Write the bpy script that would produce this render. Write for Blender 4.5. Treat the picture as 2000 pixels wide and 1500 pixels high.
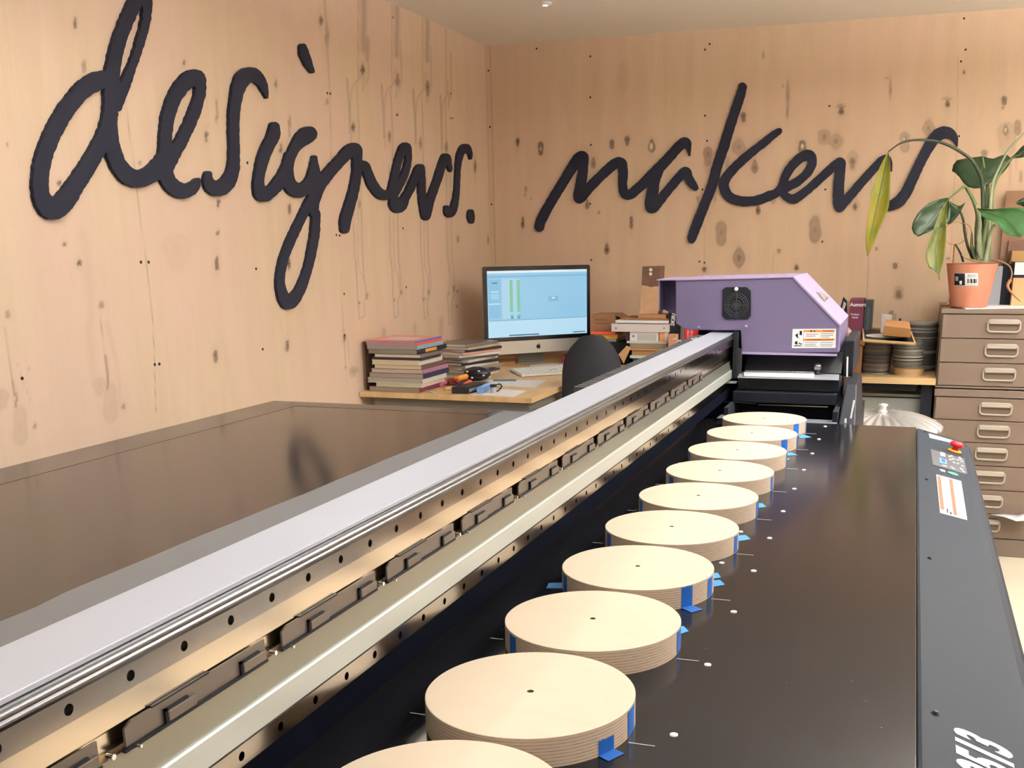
import bpy, bmesh, math, random
import numpy as np
from mathutils import Vector, Matrix

# ------------------------------------------------------------------ camera
for o in list(bpy.data.objects): bpy.data.objects.remove(o, do_unlink=True)
SC = bpy.context.scene
COL = SC.collection
EZ = 1.45                                    # eye height
YAW, PITCH, ROLL = 0.313088, 0.266213, -0.008642
FPX, PX, PY = 2054.235778, 1104.75789, 1037.079911

def _rot():
    cy, sy = math.cos(YAW), math.sin(YAW); cp, sp = math.cos(PITCH), math.sin(PITCH); cr, sr = math.cos(ROLL), math.sin(ROLL)
    Ry = np.array([[cy, sy, 0], [-sy, cy, 0], [0, 0, 1]]); B = np.array([[1, 0, 0], [0, 0, -1], [0, 1, 0]])
    Rp = np.array([[1, 0, 0], [0, cp, -sp], [0, sp, cp]]); Rr = np.array([[cr, -sr, 0], [sr, cr, 0], [0, 0, 1]])
    return Rr @ Rp @ B @ Ry
RC = _rot()
cam_d = bpy.data.cameras.new('camera'); cam = bpy.data.objects.new('camera', cam_d); COL.objects.link(cam)
cam_d.sensor_width = 36; cam_d.sensor_fit = 'HORIZONTAL'; cam_d.lens = 36 * FPX / 2000
cam_d.shift_x = -(PX - 1000) / 2000; cam_d.shift_y = (PY - 750) / 2000
cam_d.clip_start = 0.05; cam_d.clip_end = 60
r, d, f = RC
cam.matrix_world = Matrix(((r[0], -d[0], -f[0], 0), (r[1], -d[1], -f[1], 0), (r[2], -d[2], -f[2], EZ), (0, 0, 0, 1)))
SC.camera = cam

# ------------------------------------------------------------------ light, world, exposure
SC.view_settings.view_transform = 'Standard'; SC.view_settings.look = 'None'
SC.view_settings.gamma = 1; SC.view_settings.use_curve_mapping = False
SC.view_settings.exposure = -0.1
w = bpy.data.worlds.new('world'); SC.world = w; w.use_nodes = True
w.node_tree.nodes['Background'].inputs[0].default_value = (.9, .92, 1, 1)
w.node_tree.nodes['Background'].inputs[1].default_value = 0.05

def area(name, loc, sx, sy, power, col, rot=(0, 0, 0), spread=180):
    l = bpy.data.lights.new(name, 'AREA'); l.shape = 'RECTANGLE'; l.size = sx; l.size_y = sy; l.energy = power; l.color = col
    l.spread = math.radians(spread)
    o = bpy.data.objects.new(name, l); COL.objects.link(o); o.location = loc; o.rotation_euler = rot
    return o
# side rows of unseen batten lamps inferred; middle and far ones added as fill (fixtures are built further down)
LAMPS = [(-1.32, .7, 4.6, 0), (-1.32, 2.15, 4.6, 26), (0.58, 2.95, 11, 160), (1.35, 1.0, 14, 14), (1.6, 2.6, 22, 30), (1.7, 4.15, 14, 130), (1.35, -1.3, 15, 12), (0.0, -1.9, 15, 12)]
for (lx, ly, lw, lu) in LAMPS:
    area('unseen_lamp_light', (lx, ly, 2.19), .06, 1.4, lw, (1, .985, .97))
    if lu: area('added_uplight', (lx, ly, 2.27), .06, 1.4, lu, (1, .985, .97), (math.pi, 0, 0))  # upward lights added to brighten the ceiling and the walls by bounce

# ------------------------------------------------------------------ pixel helpers (photo frame 2000x1500 -> points on real planes)
def ray(x, y): return RC.T @ np.array([(x - PX) / FPX, (y - PY) / FPX, 1.])
def at_x(px, py, X): d = ray(px, py); v = d * (X / d[0]); return Vector((v[0], v[1], v[2] + EZ))
def at_y(px, py, Y): d = ray(px, py); v = d * (Y / d[1]); return Vector((v[0], v[1], v[2] + EZ))
def at_z(px, py, z): d = ray(px, py); v = d * ((z - EZ) / d[2]); return Vector((v[0], v[1], v[2] + EZ))
def proj(P):
    P = np.asarray(P, float) - np.array([0, 0, EZ]); v = P @ RC.T
    return np.stack([PX + FPX * v[..., 0] / v[..., 2], PY + FPX * v[..., 1] / v[..., 2]], -1)

# ------------------------------------------------------------------ materials
def s2l(c): c = c / 255.; return c / 12.92 if c <= .04045 else ((c + .055) / 1.055) ** 2.4
def rgb(c): return (s2l(c[0]), s2l(c[1]), s2l(c[2]), 1)
MATS = {}
def mat(name, col, rough=.6, metal=0., spec=.5, noise=0., nscale=20., stretch=(1, 1, 1), col2=None, bump=0., emit=0., coat=0., trans=0., ior=1.45):
    if name in MATS: return MATS[name]
    m = bpy.data.materials.new(name); m.use_nodes = True; nt = m.node_tree; b = nt.nodes['Principled BSDF']
    b.inputs['Base Color'].default_value = rgb(col); b.inputs['Roughness'].default_value = rough
    b.inputs['Metallic'].default_value = metal; b.inputs['Specular IOR Level'].default_value = spec
    b.inputs['IOR'].default_value = ior
    b.inputs['Coat Weight'].default_value = coat; b.inputs['Transmission Weight'].default_value = trans
    if emit: b.inputs['Emission Color'].default_value = rgb(col); b.inputs['Emission Strength'].default_value = emit
    if noise or col2 or bump:
        tc = nt.nodes.new('ShaderNodeTexCoord'); mp = nt.nodes.new('ShaderNodeMapping'); mp.inputs['Scale'].default_value = stretch
        n = nt.nodes.new('ShaderNodeTexNoise'); n.inputs['Scale'].default_value = nscale; n.inputs['Detail'].default_value = 5
        nt.links.new(tc.outputs['Object'], mp.inputs[0]); nt.links.new(mp.outputs[0], n.inputs[0])
        cr = nt.nodes.new('ShaderNodeValToRGB'); cr.color_ramp.elements[0].position = .3; cr.color_ramp.elements[1].position = .7
        c1 = rgb(col); c2 = rgb(col2) if col2 else tuple(min(1, x * (1 - noise)) for x in c1[:3]) + (1,)
        cr.color_ramp.elements[0].color = c1; cr.color_ramp.elements[1].color = c2
        nt.links.new(n.outputs[0], cr.inputs[0]); nt.links.new(cr.outputs[0], b.inputs['Base Color'])
        if bump:
            bp = nt.nodes.new('ShaderNodeBump'); bp.inputs['Strength'].default_value = bump; bp.inputs['Distance'].default_value = .002
            nt.links.new(n.outputs[0], bp.inputs['Height']); nt.links.new(bp.outputs[0], b.inputs['Normal'])
    MATS[name] = m
    return m

def wall_ply(name, base, base2, pink, rough=.62):
    m = bpy.data.materials.new(name); m.use_nodes = True; nt = m.node_tree; N = nt.nodes.new; L = nt.links.new; b = nt.nodes['Principled BSDF']
    tc = N('ShaderNodeTexCoord')
    mp = N('ShaderNodeMapping'); mp.inputs['Scale'].default_value = (5, 5, .55); L(tc.outputs['Object'], mp.inputs[0])
    n1 = N('ShaderNodeTexNoise'); n1.inputs['Scale'].default_value = 3; n1.inputs['Detail'].default_value = 6; n1.inputs['Distortion'].default_value = .6; L(mp.outputs[0], n1.inputs[0])
    mp2 = N('ShaderNodeMapping'); mp2.inputs['Scale'].default_value = (90, 90, 2.5); L(tc.outputs['Object'], mp2.inputs[0])
    n2 = N('ShaderNodeTexNoise'); n2.inputs['Scale'].default_value = 3; n2.inputs['Detail'].default_value = 3; L(mp2.outputs[0], n2.inputs[0])
    mp3 = N('ShaderNodeMapping'); mp3.inputs['Scale'].default_value = (1.3, 1.3, .9); L(tc.outputs['Object'], mp3.inputs[0])
    n3 = N('ShaderNodeTexNoise'); n3.inputs['Scale'].default_value = 2.2; n3.inputs['Detail'].default_value = 2; L(mp3.outputs[0], n3.inputs[0])
    r1 = N('ShaderNodeValToRGB'); r1.color_ramp.elements[0].position = .28; r1.color_ramp.elements[1].position = .8
    r1.color_ramp.elements[0].color = rgb(base); r1.color_ramp.elements[1].color = rgb(base2); L(n1.outputs[0], r1.inputs[0])
    mr3 = N('ShaderNodeMapRange'); mr3.inputs[1].default_value = .42; mr3.inputs[2].default_value = .62; mr3.inputs[3].default_value = 0; mr3.inputs[4].default_value = .75; L(n3.outputs[0], mr3.inputs[0])
    mx = N('ShaderNodeMix'); mx.data_type = 'RGBA'; L(mr3.outputs[0], mx.inputs[0]); L(r1.outputs[0], mx.inputs[6]); mx.inputs[7].default_value = rgb(pink)
    # rings: very soft contour grain
    wv = N('ShaderNodeTexWave'); wv.inputs['Scale'].default_value = 1.1; wv.inputs['Distortion'].default_value = 9; wv.inputs['Detail'].default_value = 2; wv.inputs['Detail Scale'].default_value = .8
    mp4 = N('ShaderNodeMapping'); mp4.inputs['Scale'].default_value = (2.4, 2.4, .28); L(tc.outputs['Object'], mp4.inputs[0]); L(mp4.outputs[0], wv.inputs[0])
    mm = N('ShaderNodeMath'); mm.operation = 'MULTIPLY_ADD'; L(wv.outputs[1], mm.inputs[0]); mm.inputs[1].default_value = .03; mm.inputs[2].default_value = .94
    m2 = N('ShaderNodeMath'); m2.operation = 'MULTIPLY_ADD'; L(n2.outputs[0], m2.inputs[0]); m2.inputs[1].default_value = .10; L(mm.outputs[0], m2.inputs[2])
    sc = N('ShaderNodeMix'); sc.data_type = 'RGBA'; sc.blend_type = 'MULTIPLY'; sc.inputs[0].default_value = 1; L(mx.outputs[2], sc.inputs[6]); L(m2.outputs[0], sc.inputs[7])
    at = N('ShaderNodeAttribute'); at.attribute_name = 'mark'
    md = N('ShaderNodeMix'); md.data_type = 'RGBA'; L(at.outputs['Fac'], md.inputs[0]); L(sc.outputs[2], md.inputs[6]); md.inputs[7].default_value = rgb((64, 33, 12))
    at2 = N('ShaderNodeAttribute'); at2.attribute_name = 'pale'
    me = N('ShaderNodeMix'); me.data_type = 'RGBA'; L(at2.outputs['Fac'], me.inputs[0]); L(md.outputs[2], me.inputs[6]); me.inputs[7].default_value = rgb((240, 222, 190))
    L(me.outputs[2], b.inputs['Base Color']); b.inputs['Roughness'].default_value = rough; b.inputs['Specular IOR Level'].default_value = .25
    bp = N('ShaderNodeBump'); bp.inputs['Strength'].default_value = .12; bp.inputs['Distance'].default_value = .002; L(n2.outputs[0], bp.inputs['Height']); L(bp.outputs[0], b.inputs['Normal'])
    return m

def disc_top_mat():
    m = bpy.data.materials.new('birch_face'); m.use_nodes = True; nt = m.node_tree; N = nt.nodes.new; L = nt.links.new; b = nt.nodes['Principled BSDF']
    tc = N('ShaderNodeTexCoord'); oi = N('ShaderNodeObjectInfo')
    ad = N('ShaderNodeVectorMath'); ad.operation = 'ADD'; L(tc.outputs['Object'], ad.inputs[0]); L(oi.outputs['Location'], ad.inputs[1])
    mp = N('ShaderNodeMapping'); mp.inputs['Scale'].default_value = (1.2, 4, 1); mp.inputs['Rotation'].default_value = (0, 0, .12); L(ad.outputs[0], mp.inputs[0])
    wv = N('ShaderNodeTexWave'); wv.bands_direction = 'Y'; wv.inputs['Scale'].default_value = 1.3; wv.inputs['Distortion'].default_value = 7; wv.inputs['Detail'].default_value = 3; wv.inputs['Detail Scale'].default_value = 1.2; L(mp.outputs[0], wv.inputs[0])
    cr = N('ShaderNodeValToRGB'); e = cr.color_ramp.elements; e[0].position = 0; e[0].color = rgb((220, 202, 182)); e[1].position = .10; e[1].color = rgb((222, 206, 184)); L(wv.outputs[1], cr.inputs[0])
    n = N('ShaderNodeTexNoise'); n.inputs['Scale'].default_value = 14; L(ad.outputs[0], n.inputs[0])
    mx = N('ShaderNodeMix'); mx.data_type = 'RGBA'; mx.inputs[7].default_value = rgb((228, 213, 192)); L(n.outputs[0], mx.inputs[0]); L(cr.outputs[0], mx.inputs[6])
    L(mx.outputs[2], b.inputs['Base Color']); b.inputs['Roughness'].default_value = .42
    return m
def ply_edge_mat(name='birch_ply_edge', light=(196, 178, 158), dark=(104, 82, 66), pitch=.0036, off=0.):
    m = bpy.data.materials.new(name); m.use_nodes = True; nt = m.node_tree; N = nt.nodes.new; L = nt.links.new; b = nt.nodes['Principled BSDF']
    tc = N('ShaderNodeTexCoord'); sp = N('ShaderNodeSeparateXYZ')
    n = N('ShaderNodeTexNoise'); n.inputs['Scale'].default_value = 30; n.inputs['Detail'].default_value = 4; L(tc.outputs['Object'], n.inputs[0])
    L(tc.outputs['Object'], sp.inputs[0])
    a = N('ShaderNodeMath'); a.operation = 'MULTIPLY_ADD'; L(n.outputs[0], a.inputs[0]); a.inputs[1].default_value = .0013; L(sp.outputs[2], a.inputs[2])
    dv = N('ShaderNodeMath'); dv.operation = 'DIVIDE'; L(a.outputs[0], dv.inputs[0]); dv.inputs[1].default_value = pitch
    fr = N('ShaderNodeMath'); fr.operation = 'FRACT'; L(dv.outputs[0], fr.inputs[0])
    cr = N('ShaderNodeValToRGB'); e = cr.color_ramp.elements; e[0].position = 0; e[0].color = rgb(dark); e[1].position = .35; e[1].color = rgb(light)
    x = cr.color_ramp.elements.new(.72); x.color = rgb(light); x = cr.color_ramp.elements.new(1.); x.color = rgb(dark); L(fr.outputs[0], cr.inputs[0])
    n2 = N('ShaderNodeTexNoise'); n2.inputs['Scale'].default_value = 90; mp = N('ShaderNodeMapping'); mp.inputs['Scale'].default_value = (1, 1, 4); L(tc.outputs['Object'], mp.inputs[0]); L(mp.outputs[0], n2.inputs[0])
    mx = N('ShaderNodeMix'); mx.data_type = 'RGBA'; L(n2.outputs[0], mx.inputs[0]); L(cr.outputs[0], mx.inputs[6]); mx.inputs[7].default_value = rgb(light)
    L(mx.outputs[2], b.inputs['Base Color']); b.inputs['Roughness'].default_value = .7
    return m

def bed_mat(name, col, rough, scr=.0):
    m = bpy.data.materials.new(name); m.use_nodes = True; nt = m.node_tree; N = nt.nodes.new; L = nt.links.new; b = nt.nodes['Principled BSDF']
    tc = N('ShaderNodeTexCoord'); v = N('ShaderNodeTexVoronoi'); v.inputs['Scale'].default_value = 55; L(tc.outputs['Object'], v.inputs[0])
    lt = N('ShaderNodeMath'); lt.operation = 'LESS_THAN'; lt.inputs[1].default_value = .055; L(v.outputs['Distance'], lt.inputs[0])
    sc = N('ShaderNodeSeparateColor'); L(v.outputs['Color'], sc.inputs[0])
    l2 = N('ShaderNodeMath'); l2.operation = 'LESS_THAN'; l2.inputs[1].default_value = .12; L(sc.outputs[0], l2.inputs[0])
    mu = N('ShaderNodeMath'); mu.operation = 'MULTIPLY'; L(lt.outputs[0], mu.inputs[0]); L(l2.outputs[0], mu.inputs[1])
    mx = N('ShaderNodeMix'); mx.data_type = 'RGBA'; L(mu.outputs[0], mx.inputs[0]); mx.inputs[6].default_value = rgb(col); mx.inputs[7].default_value = rgb((120, 116, 112))
    L(mx.outputs[2], b.inputs['Base Color'])
    n = N('ShaderNodeTexNoise'); n.inputs['Scale'].default_value = 3; n.inputs['Detail'].default_value = 4; L(tc.outputs['Object'], n.inputs[0])
    mr = N('ShaderNodeMapRange'); mr.inputs[3].default_value = rough * .8; mr.inputs[4].default_value = rough * 1.3; L(n.outputs[0], mr.inputs[0]); L(mr.outputs[0], b.inputs['Roughness'])
    b.inputs['IOR'].default_value = 1.4
    return m

M_bed = bed_mat('bed_black_gloss', (24, 25, 30), .14)
M_letter = mat('letter_black', (34, 36, 50), .75, spec=.3, bump=.2, nscale=60)
M_letter_edge = mat('letter_edge', (150, 140, 128), .8)
M_ceil = mat('ceiling_paint', (250, 246, 240), .9, spec=.2, noise=.03, nscale=2)
M_floor = mat('floor_cream', (226, 218, 196), .35, noise=.06, nscale=4)
M_alu = mat('aluminium_plate', (190, 197, 212), .4, metal=.3, spec=.5, noise=.06, nscale=7, stretch=(1, .4, 1))
M_aluw = mat('aluminium_bar', (196, 202, 198), .42, metal=.4, noise=.05, nscale=120, stretch=(1, .02, 1))
M_steel = mat('polished_steel', (176, 166, 154), .16, metal=1., noise=.25, nscale=14, stretch=(1, .3, 2))
M_web = mat('polished_web', (214, 200, 178), .2, metal=1., noise=.12, nscale=4, stretch=(1, .5, 2))
M_webd = mat('dull_web', (148, 152, 142), .3, metal=.7)
M_rail = mat('dark_rail', (112, 114, 118), .34, metal=1.)
M_black = mat('black_paint', (16, 20, 30), .5, spec=.3)
M_blackm = mat('black_matt', (18, 21, 30), .7, spec=.3)
M_skirt = mat('black_sheet', (8, 11, 20), .85, spec=.02)
M_brk = mat('bracket_brown', (112, 104, 96), .4, metal=.5)
M_gcover = mat('cover_grey', (34, 41, 50), .6, spec=.12, noise=.07, nscale=2.5)
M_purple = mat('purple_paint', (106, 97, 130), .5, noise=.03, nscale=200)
M_purpled = mat('purple_inner', (100, 90, 132), .5)
M_white = mat('white_print', (240, 240, 240), .5)
M_paper = mat('paper_white', (244, 246, 250), .7)
M_tape = mat('masking_tape_blue', (20, 96, 184), .55, noise=.15, nscale=120, bump=.2)
M_desk = mat('desk_birch', (222, 190, 142), .5, col2=(206, 172, 122), nscale=4, stretch=(8, 1, 1))
M_dedge = mat('desk_edge', (214, 184, 132), .55, noise=.1, nscale=30)
M_dframe = mat('desk_frame_grey', (112, 110, 104), .5)
M_taupe = mat('chest_taupe', (114, 97, 84), .5, noise=.04, nscale=60)
M_taupel = mat('chest_frame', (110, 95, 84), .5)
M_cream = mat('handle_cream', (170, 162, 150), .35)
M_terra = mat('terracotta', (186, 116, 90), .7, col2=(196, 136, 112), nscale=9, stretch=(1.5, 1.5, .5))
M_leafd = mat('leaf_dark', (42, 66, 38), .38, noise=.3, nscale=14)
M_leafm = mat('leaf_mid', (66, 108, 62), .25, noise=.3, nscale=14)
M_leafy = mat('leaf_yellowgreen', (112, 124, 34), .45, col2=(150, 130, 34), nscale=7)
M_leafs = mat('leaf_spotted', (66, 92, 38), .4, col2=(120, 116, 40), nscale=18)
M_stem = mat('stem_green', (96, 116, 70), .5, noise=.25, nscale=20)
M_stemp = mat('stem_pale', (158, 168, 136), .5, noise=.2, nscale=20)
M_stemd = mat('stem_dark', (48, 58, 40), .5)
M_card = mat('cardboard', (176, 134, 92), .8, noise=.07, nscale=12)
M_cardd = mat('cardboard_brown', (146, 106, 74), .8, noise=.08, nscale=12)
M_chrome = mat('chrome', (220, 220, 225), .08, metal=1.)
M_dome = mat('galvanised', (205, 206, 206), .28, metal=.5, noise=.1, nscale=10)
M_glass = mat('clear_glass', (240, 245, 245), .05, trans=.9)
M_mac = mat('computer_silver', (206, 204, 196), .35, metal=.35)
M_screenb = mat('screen_border', (16, 18, 26), .25)
M_kick = mat('key_white', (236, 234, 228), .5)
M_orange = mat('warning_orange', (214, 140, 60), .5)
M_dkgrey = mat('dark_grey', (44, 46, 49), .55, spec=.3)
M_steelg = mat('grey_strip', (122, 128, 138), .4, metal=.3)
M_lampb = mat('lamp_body', (235, 235, 232), .5)
M_lampe = mat('lamp_glow', (255, 242, 225), .5, emit=3.)

# ------------------------------------------------------------------ mesh helpers
def wm(o):
    m = Matrix.LocRotScale(o.location, o.rotation_euler, o.scale)
    return wm(o.parent) @ m if o.parent else m
class MB:
    def __init__(s): s.v = []; s.f = []; s.m = []; s.sm = []; s.T = None
    def add(s, vs, fs, mi=0, smooth=False):
        n = len(s.v); s.v += [(s.T @ Vector(p)) if s.T is not None else Vector(p) for p in vs]
        s.f += [[n + i for i in q] for q in fs]; s.m += [mi] * len(fs); s.sm += [smooth] * len(fs); return s
    def box(s, x0, x1, y0, y1, z0, z1, mi=0):
        return s.add([(x0, y0, z0), (x1, y0, z0), (x1, y1, z0), (x0, y1, z0), (x0, y0, z1), (x1, y0, z1), (x1, y1, z1), (x0, y1, z1)],
                     [[0, 3, 2, 1], [4, 5, 6, 7], [0, 1, 5, 4], [1, 2, 6, 5], [2, 3, 7, 6], [3, 0, 4, 7]], mi)
    def hexa(s, P, mi=0):                       # 8 points, bottom 4 then top 4
        return s.add(P, [[0, 3, 2, 1], [4, 5, 6, 7], [0, 1, 5, 4], [1, 2, 6, 5], [2, 3, 7, 6], [3, 0, 4, 7]], mi)
    def prism(s, A, B, mi=0, caps=True, smooth=False):   # two matching loops
        n = len(A); s.add(list(A) + list(B), ([list(range(n))[::-1], [n + i for i in range(n)]] if caps else []) + [], mi)
        return s.add(list(A) + list(B), [[i, (i + 1) % n, n + (i + 1) % n, n + i] for i in range(n)], mi, smooth)
    def lathe(s, prof, seg=48, mi=0, c=(0, 0), sharp=True, closed=False, mis=None, wob=None):
        rings = []
        def ring(r_, z_):
            return [(c[0] + r_ * math.cos(2 * math.pi * k / seg), c[1] + r_ * math.sin(2 * math.pi * k / seg), z_) for k in range(seg)]
        if sharp:
            for j in range(len(prof) - 1):
                a, b = ring(*prof[j]), ring(*prof[j + 1]); m_ = mis[j] if mis else mi
                if prof[j][0] < 1e-6: s.add([(c[0], c[1], prof[j][1])] + b, [[0, 1 + k, 1 + (k + 1) % seg] for k in range(seg)], m_, False)
                elif prof[j + 1][0] < 1e-6: s.add([(c[0], c[1], prof[j + 1][1])] + a, [[0, 1 + (k + 1) % seg, 1 + k] for k in range(seg)], m_, False)
                else: s.add(a + b, [[k, (k + 1) % seg, seg + (k + 1) % seg, seg + k] for k in range(seg)], m_, abs(prof[j][1] - prof[j + 1][1]) > 1e-5)
        else:
            vs = []
            for p in prof: vs += ring(max(p[0], 1e-5), p[1])
            fs = [[j * seg + k, j * seg + (k + 1) % seg, (j + 1) * seg + (k + 1) % seg, (j + 1) * seg + k] for j in range(len(prof) - 1) for k in range(seg)]
            s.add(vs, fs, mi, True)
        return s
    def tube(s, pts, rad, seg=8, mi=0, flat=1.):
        pts = [Vector(p) for p in pts]; n = len(pts); rr = rad if isinstance(rad, (list, tuple)) else [rad] * n
        vs = []; up = None
        for i, p in enumerate(pts):
            t = (pts[min(i + 1, n - 1)] - pts[max(i - 1, 0)]).normalized()
            if up is None: up = Vector((0, 0, 1)) if abs(t.z) < .9 else Vector((1, 0, 0))
            a = t.cross(up).normalized(); b = a.cross(t).normalized(); up = b
            for k in range(seg):
                th = 2 * math.pi * k / seg; vs.append(p + a * (rr[i] * math.cos(th)) + b * (rr[i] * flat * math.sin(th)))
        fs = [[i * seg + k, i * seg + (k + 1) % seg, (i + 1) * seg + (k + 1) % seg, (i + 1) * seg + k] for i in range(n - 1) for k in range(seg)]
        s.add(vs, fs, mi, True); s.add(vs, [list(range(seg))[::-1], [(n - 1) * seg + k for k in range(seg)]], mi)
        return s
    def cyl(s, a, b, r_, seg=16, mi=0): return s.tube([a, b], r_, seg, mi)
    def grid(s, G, mi=0, smooth=True):          # 2d list of points
        h, w_ = len(G), len(G[0]); return s.add([p for row in G for p in row], [[i * w_ + j, i * w_ + j + 1, (i + 1) * w_ + j + 1, (i + 1) * w_ + j] for i in range(h - 1) for j in range(w_ - 1)], mi, smooth)
    def sphere(s, c, r_, seg=16, mi=0, sz=1.):
        prof = [(r_ * math.sin(math.pi * k / 10), c[2] - r_ * sz * math.cos(math.pi * k / 10)) for k in range(11)]
        return s.lathe(prof, seg, mi, (c[0], c[1]), sharp=False)
    def build(s, name, mats, parent=None, local=False, bevel=0., weld=False, solid=0., origin=None):
        me = bpy.data.meshes.new(name)
        if not isinstance(mats, (list, tuple)): mats = [mats]
        o = bpy.data.objects.new(name, me); COL.objects.link(o)
        V = s.v
        if parent is not None:
            o.parent = parent
            if not local:
                inv = wm(parent).inverted(); V = [inv @ p for p in V]
        elif not local:
            if origin is None:
                xs = [p.x for p in V]; ys = [p.y for p in V]; zs = [p.z for p in V]; origin = Vector(((min(xs) + max(xs)) / 2, (min(ys) + max(ys)) / 2, min(zs)))
            o.location = origin; V = [p - Vector(origin) for p in V]
        me.from_pydata([tuple(p) for p in V], [], s.f)
        for m_ in mats: me.materials.append(m_)
        me.polygons.foreach_set('material_index', s.m); me.polygons.foreach_set('use_smooth', s.sm); me.update()
        if weld or bevel:
            bm = bmesh.new(); bm.from_mesh(me); bmesh.ops.remove_doubles(bm, verts=bm.verts, dist=1e-5); bmesh.ops.recalc_face_normals(bm, faces=bm.faces); bm.to_mesh(me); bm.free()
        if solid: q = o.modifiers.new('solid', 'SOLIDIFY'); q.thickness = solid; q.offset = 0
        if bevel:
            q = o.modifiers.new('bevel', 'BEVEL'); q.width = bevel; q.segments = 2; q.limit_method = 'ANGLE'; q.angle_limit = math.radians(40)
        return o
def thing(name, label, cat, loc=(0, 0, 0), rz=0., group=None):
    o = bpy.data.objects.new(name, None); COL.objects.link(o); o.location = loc; o.rotation_euler = (0, 0, rz); o.empty_display_size = .05
    return tag(o, label, cat, group)
def tag(o, label=None, cat=None, group=None, kind=None):
    if label: o['label'] = label
    if cat: o['category'] = cat
    if group: o['group'] = group
    if kind: o['kind'] = kind
    return o
def copy_tree(o, parent=None):
    c = o.copy(); COL.objects.link(c); c.parent = parent
    for ch in [q for q in bpy.data.objects if q.parent == o]: copy_tree(ch, c)
    return c
def text(body, size, m, parent, M, name='lettering', shear=0., bold=0., ext=.0003, align='LEFT'):
    cu = bpy.data.curves.new('t', 'FONT'); cu.body = body; cu.size = size; cu.shear = shear; cu.offset = bold; cu.extrude = ext; cu.align_x = align; cu.resolution_u = 4
    to = bpy.data.objects.new('t', cu); COL.objects.link(to); dg = bpy.context.evaluated_depsgraph_get()
    me = bpy.data.meshes.new_from_object(to.evaluated_get(dg)); bpy.data.objects.remove(to, do_unlink=True)
    me.materials.clear(); me.materials.append(m)
    o = bpy.data.objects.new(name, me); COL.objects.link(o); o.parent = parent
    me.transform(wm(parent).inverted() @ M)
    return o
def frame(origin, xdir, ydir):
    x = Vector(xdir).normalized(); y = Vector(ydir).normalized(); z = x.cross(y)
    return Matrix(((x.x, y.x, z.x, origin[0]), (x.y, y.y, z.y, origin[1]), (x.z, y.z, z.z, origin[2]), (0, 0, 0, 1)))
def crom(P, n=8):
    P = [np.array(p, float) for p in P]; out = []
    for i in range(len(P) - 1):
        a = P[max(i - 1, 0)]; b = P[i]; c = P[i + 1]; d_ = P[min(i + 2, len(P) - 1)]
        for k in range(n):
            t = k / n; out.append(.5 * ((2 * b) + (c - a) * t + (2 * a - 5 * b + 4 * c - d_) * t * t + (3 * b - a - 3 * c + d_) * t ** 3))
    out.append(P[-1]); return out

# ------------------------------------------------------------------ room
XW, YB, ZC, XR, YF = -2.33, 5.83, 2.505, 3.6, -3.2
BED = .9551
# marks on the plywood: (x, y, rx, ry, darkness) in photo pixels, mapped onto the wall planes
def cv(L, s, ox, oy): return [(x * s + ox, y * s + oy, a * s, b * s, d_) for (x, y, a, b, d_) in L]
KB = cv([(37, 590, 10, 25, .7), (187, 630, 15, 38, .9), (650, 605, 13, 26, .7), (750, 580, 14, 28, .75), (910, 620, 18, 38, .9), (530, 730, 13, 30, .6), (490, 1000, 11, 28, .6), (70, 1120, 9, 32, .9),
         (777, 1115, 9, 35, .9), (617, 1290, 13, 32, .7), (1507, 428, 14, 28, .8), (1477, 625, 34, 52, .35), (1477, 620, 12, 20, .4), (1275, 680, 24, 55, .5), (1275, 665, 10, 20, .5), (1580, 755, 18, 40, .6), (1602, 1035, 12, 30, .75), (1362, 1185, 30, 68, .5),
         (1478, 1345, 30, 66, .5), (1478, 1345, 12, 28, .5), (1890, 625, 22, 36, .9), (1970, 1165, 30, 70, .5), (1852, 1410, 12, 18, .9), (1252, 1420, 12, 16, .8), (90, 900, 8, 16, .4), (85, 935, 5, 10, .4), (125, 960, 6, 6, .3), (1320, 930, 10, 40, .3), (1400, 720, 14, 40, .25),
         (1797, 300, 9, 90, .35), (1790, 400, 4, 40, .4), (720, 180, 30, 90, .08), (1270, 740, 20, 50, .2), (1210, 960, 8, 20, .35), (1700, 960, 14, 30, .3), (1737, 1300, 10, 14, .45), (1635, 25, 5, 20, .5)], .3, 1000, 100)
KB += cv([(573, 470, 18, 26, .8), (570, 430, 30, 14, .35), (1403, 413, 15, 26, .8), (1400, 370, 34, 10, .3), (1845, 385, 18, 30, .85), (1835, 440, 10, 16, .4), (440, 670, 44, 50, .32), (440, 670, 16, 22, .5), (530, 705, 44, 60, .32), (530, 705, 18, 22, .45), (1068, 710, 34, 68, .35), (1068, 685, 12, 18, .7), (1255, 600, 38, 60, .35), (1255, 610, 14, 30, .4),
          (660, 850, 34, 70, .22), (660, 870, 18, 40, .6), (680, 1200, 30, 55, .2), (680, 1215, 14, 28, .7), (370, 1390, 38, 84, .45), (370, 1390, 14, 30, .4), (1870, 680, 64, 110, .25), (1857, 620, 20, 40, .6), (1950, 600, 24, 50, .5), (1690, 800, 22, 30, .5), (955, 290, 9, 80, .35), (930, 210, 18, 8, .25), (155, 360, 12, 130, .35), (118, 275, 8, 14, .3),
          (1530, 165, 7, 14, .7), (1890, 900, 14, 120, .2), (1975, 980, 12, 40, .4), (1940, 870, 10, 60, .2)], .25, 1500, 100)
KB += cv([(185, 1022, 8, 10, .6), (315, 1140, 14, 18, .7), (340, 1340, 20, 25, .55), (290, 1475, 14, 20, .5), (685, 1088, 12, 8, .5), (20, 410, 14, 26, .4)], .28, 1660, 200)
KB += [(1755, 575, 5, 7, .7), (1755, 573, 9, 12, .25), (1170, 415, 2, 3, .5), (1050, 640, 3, 3, .3)]
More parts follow.
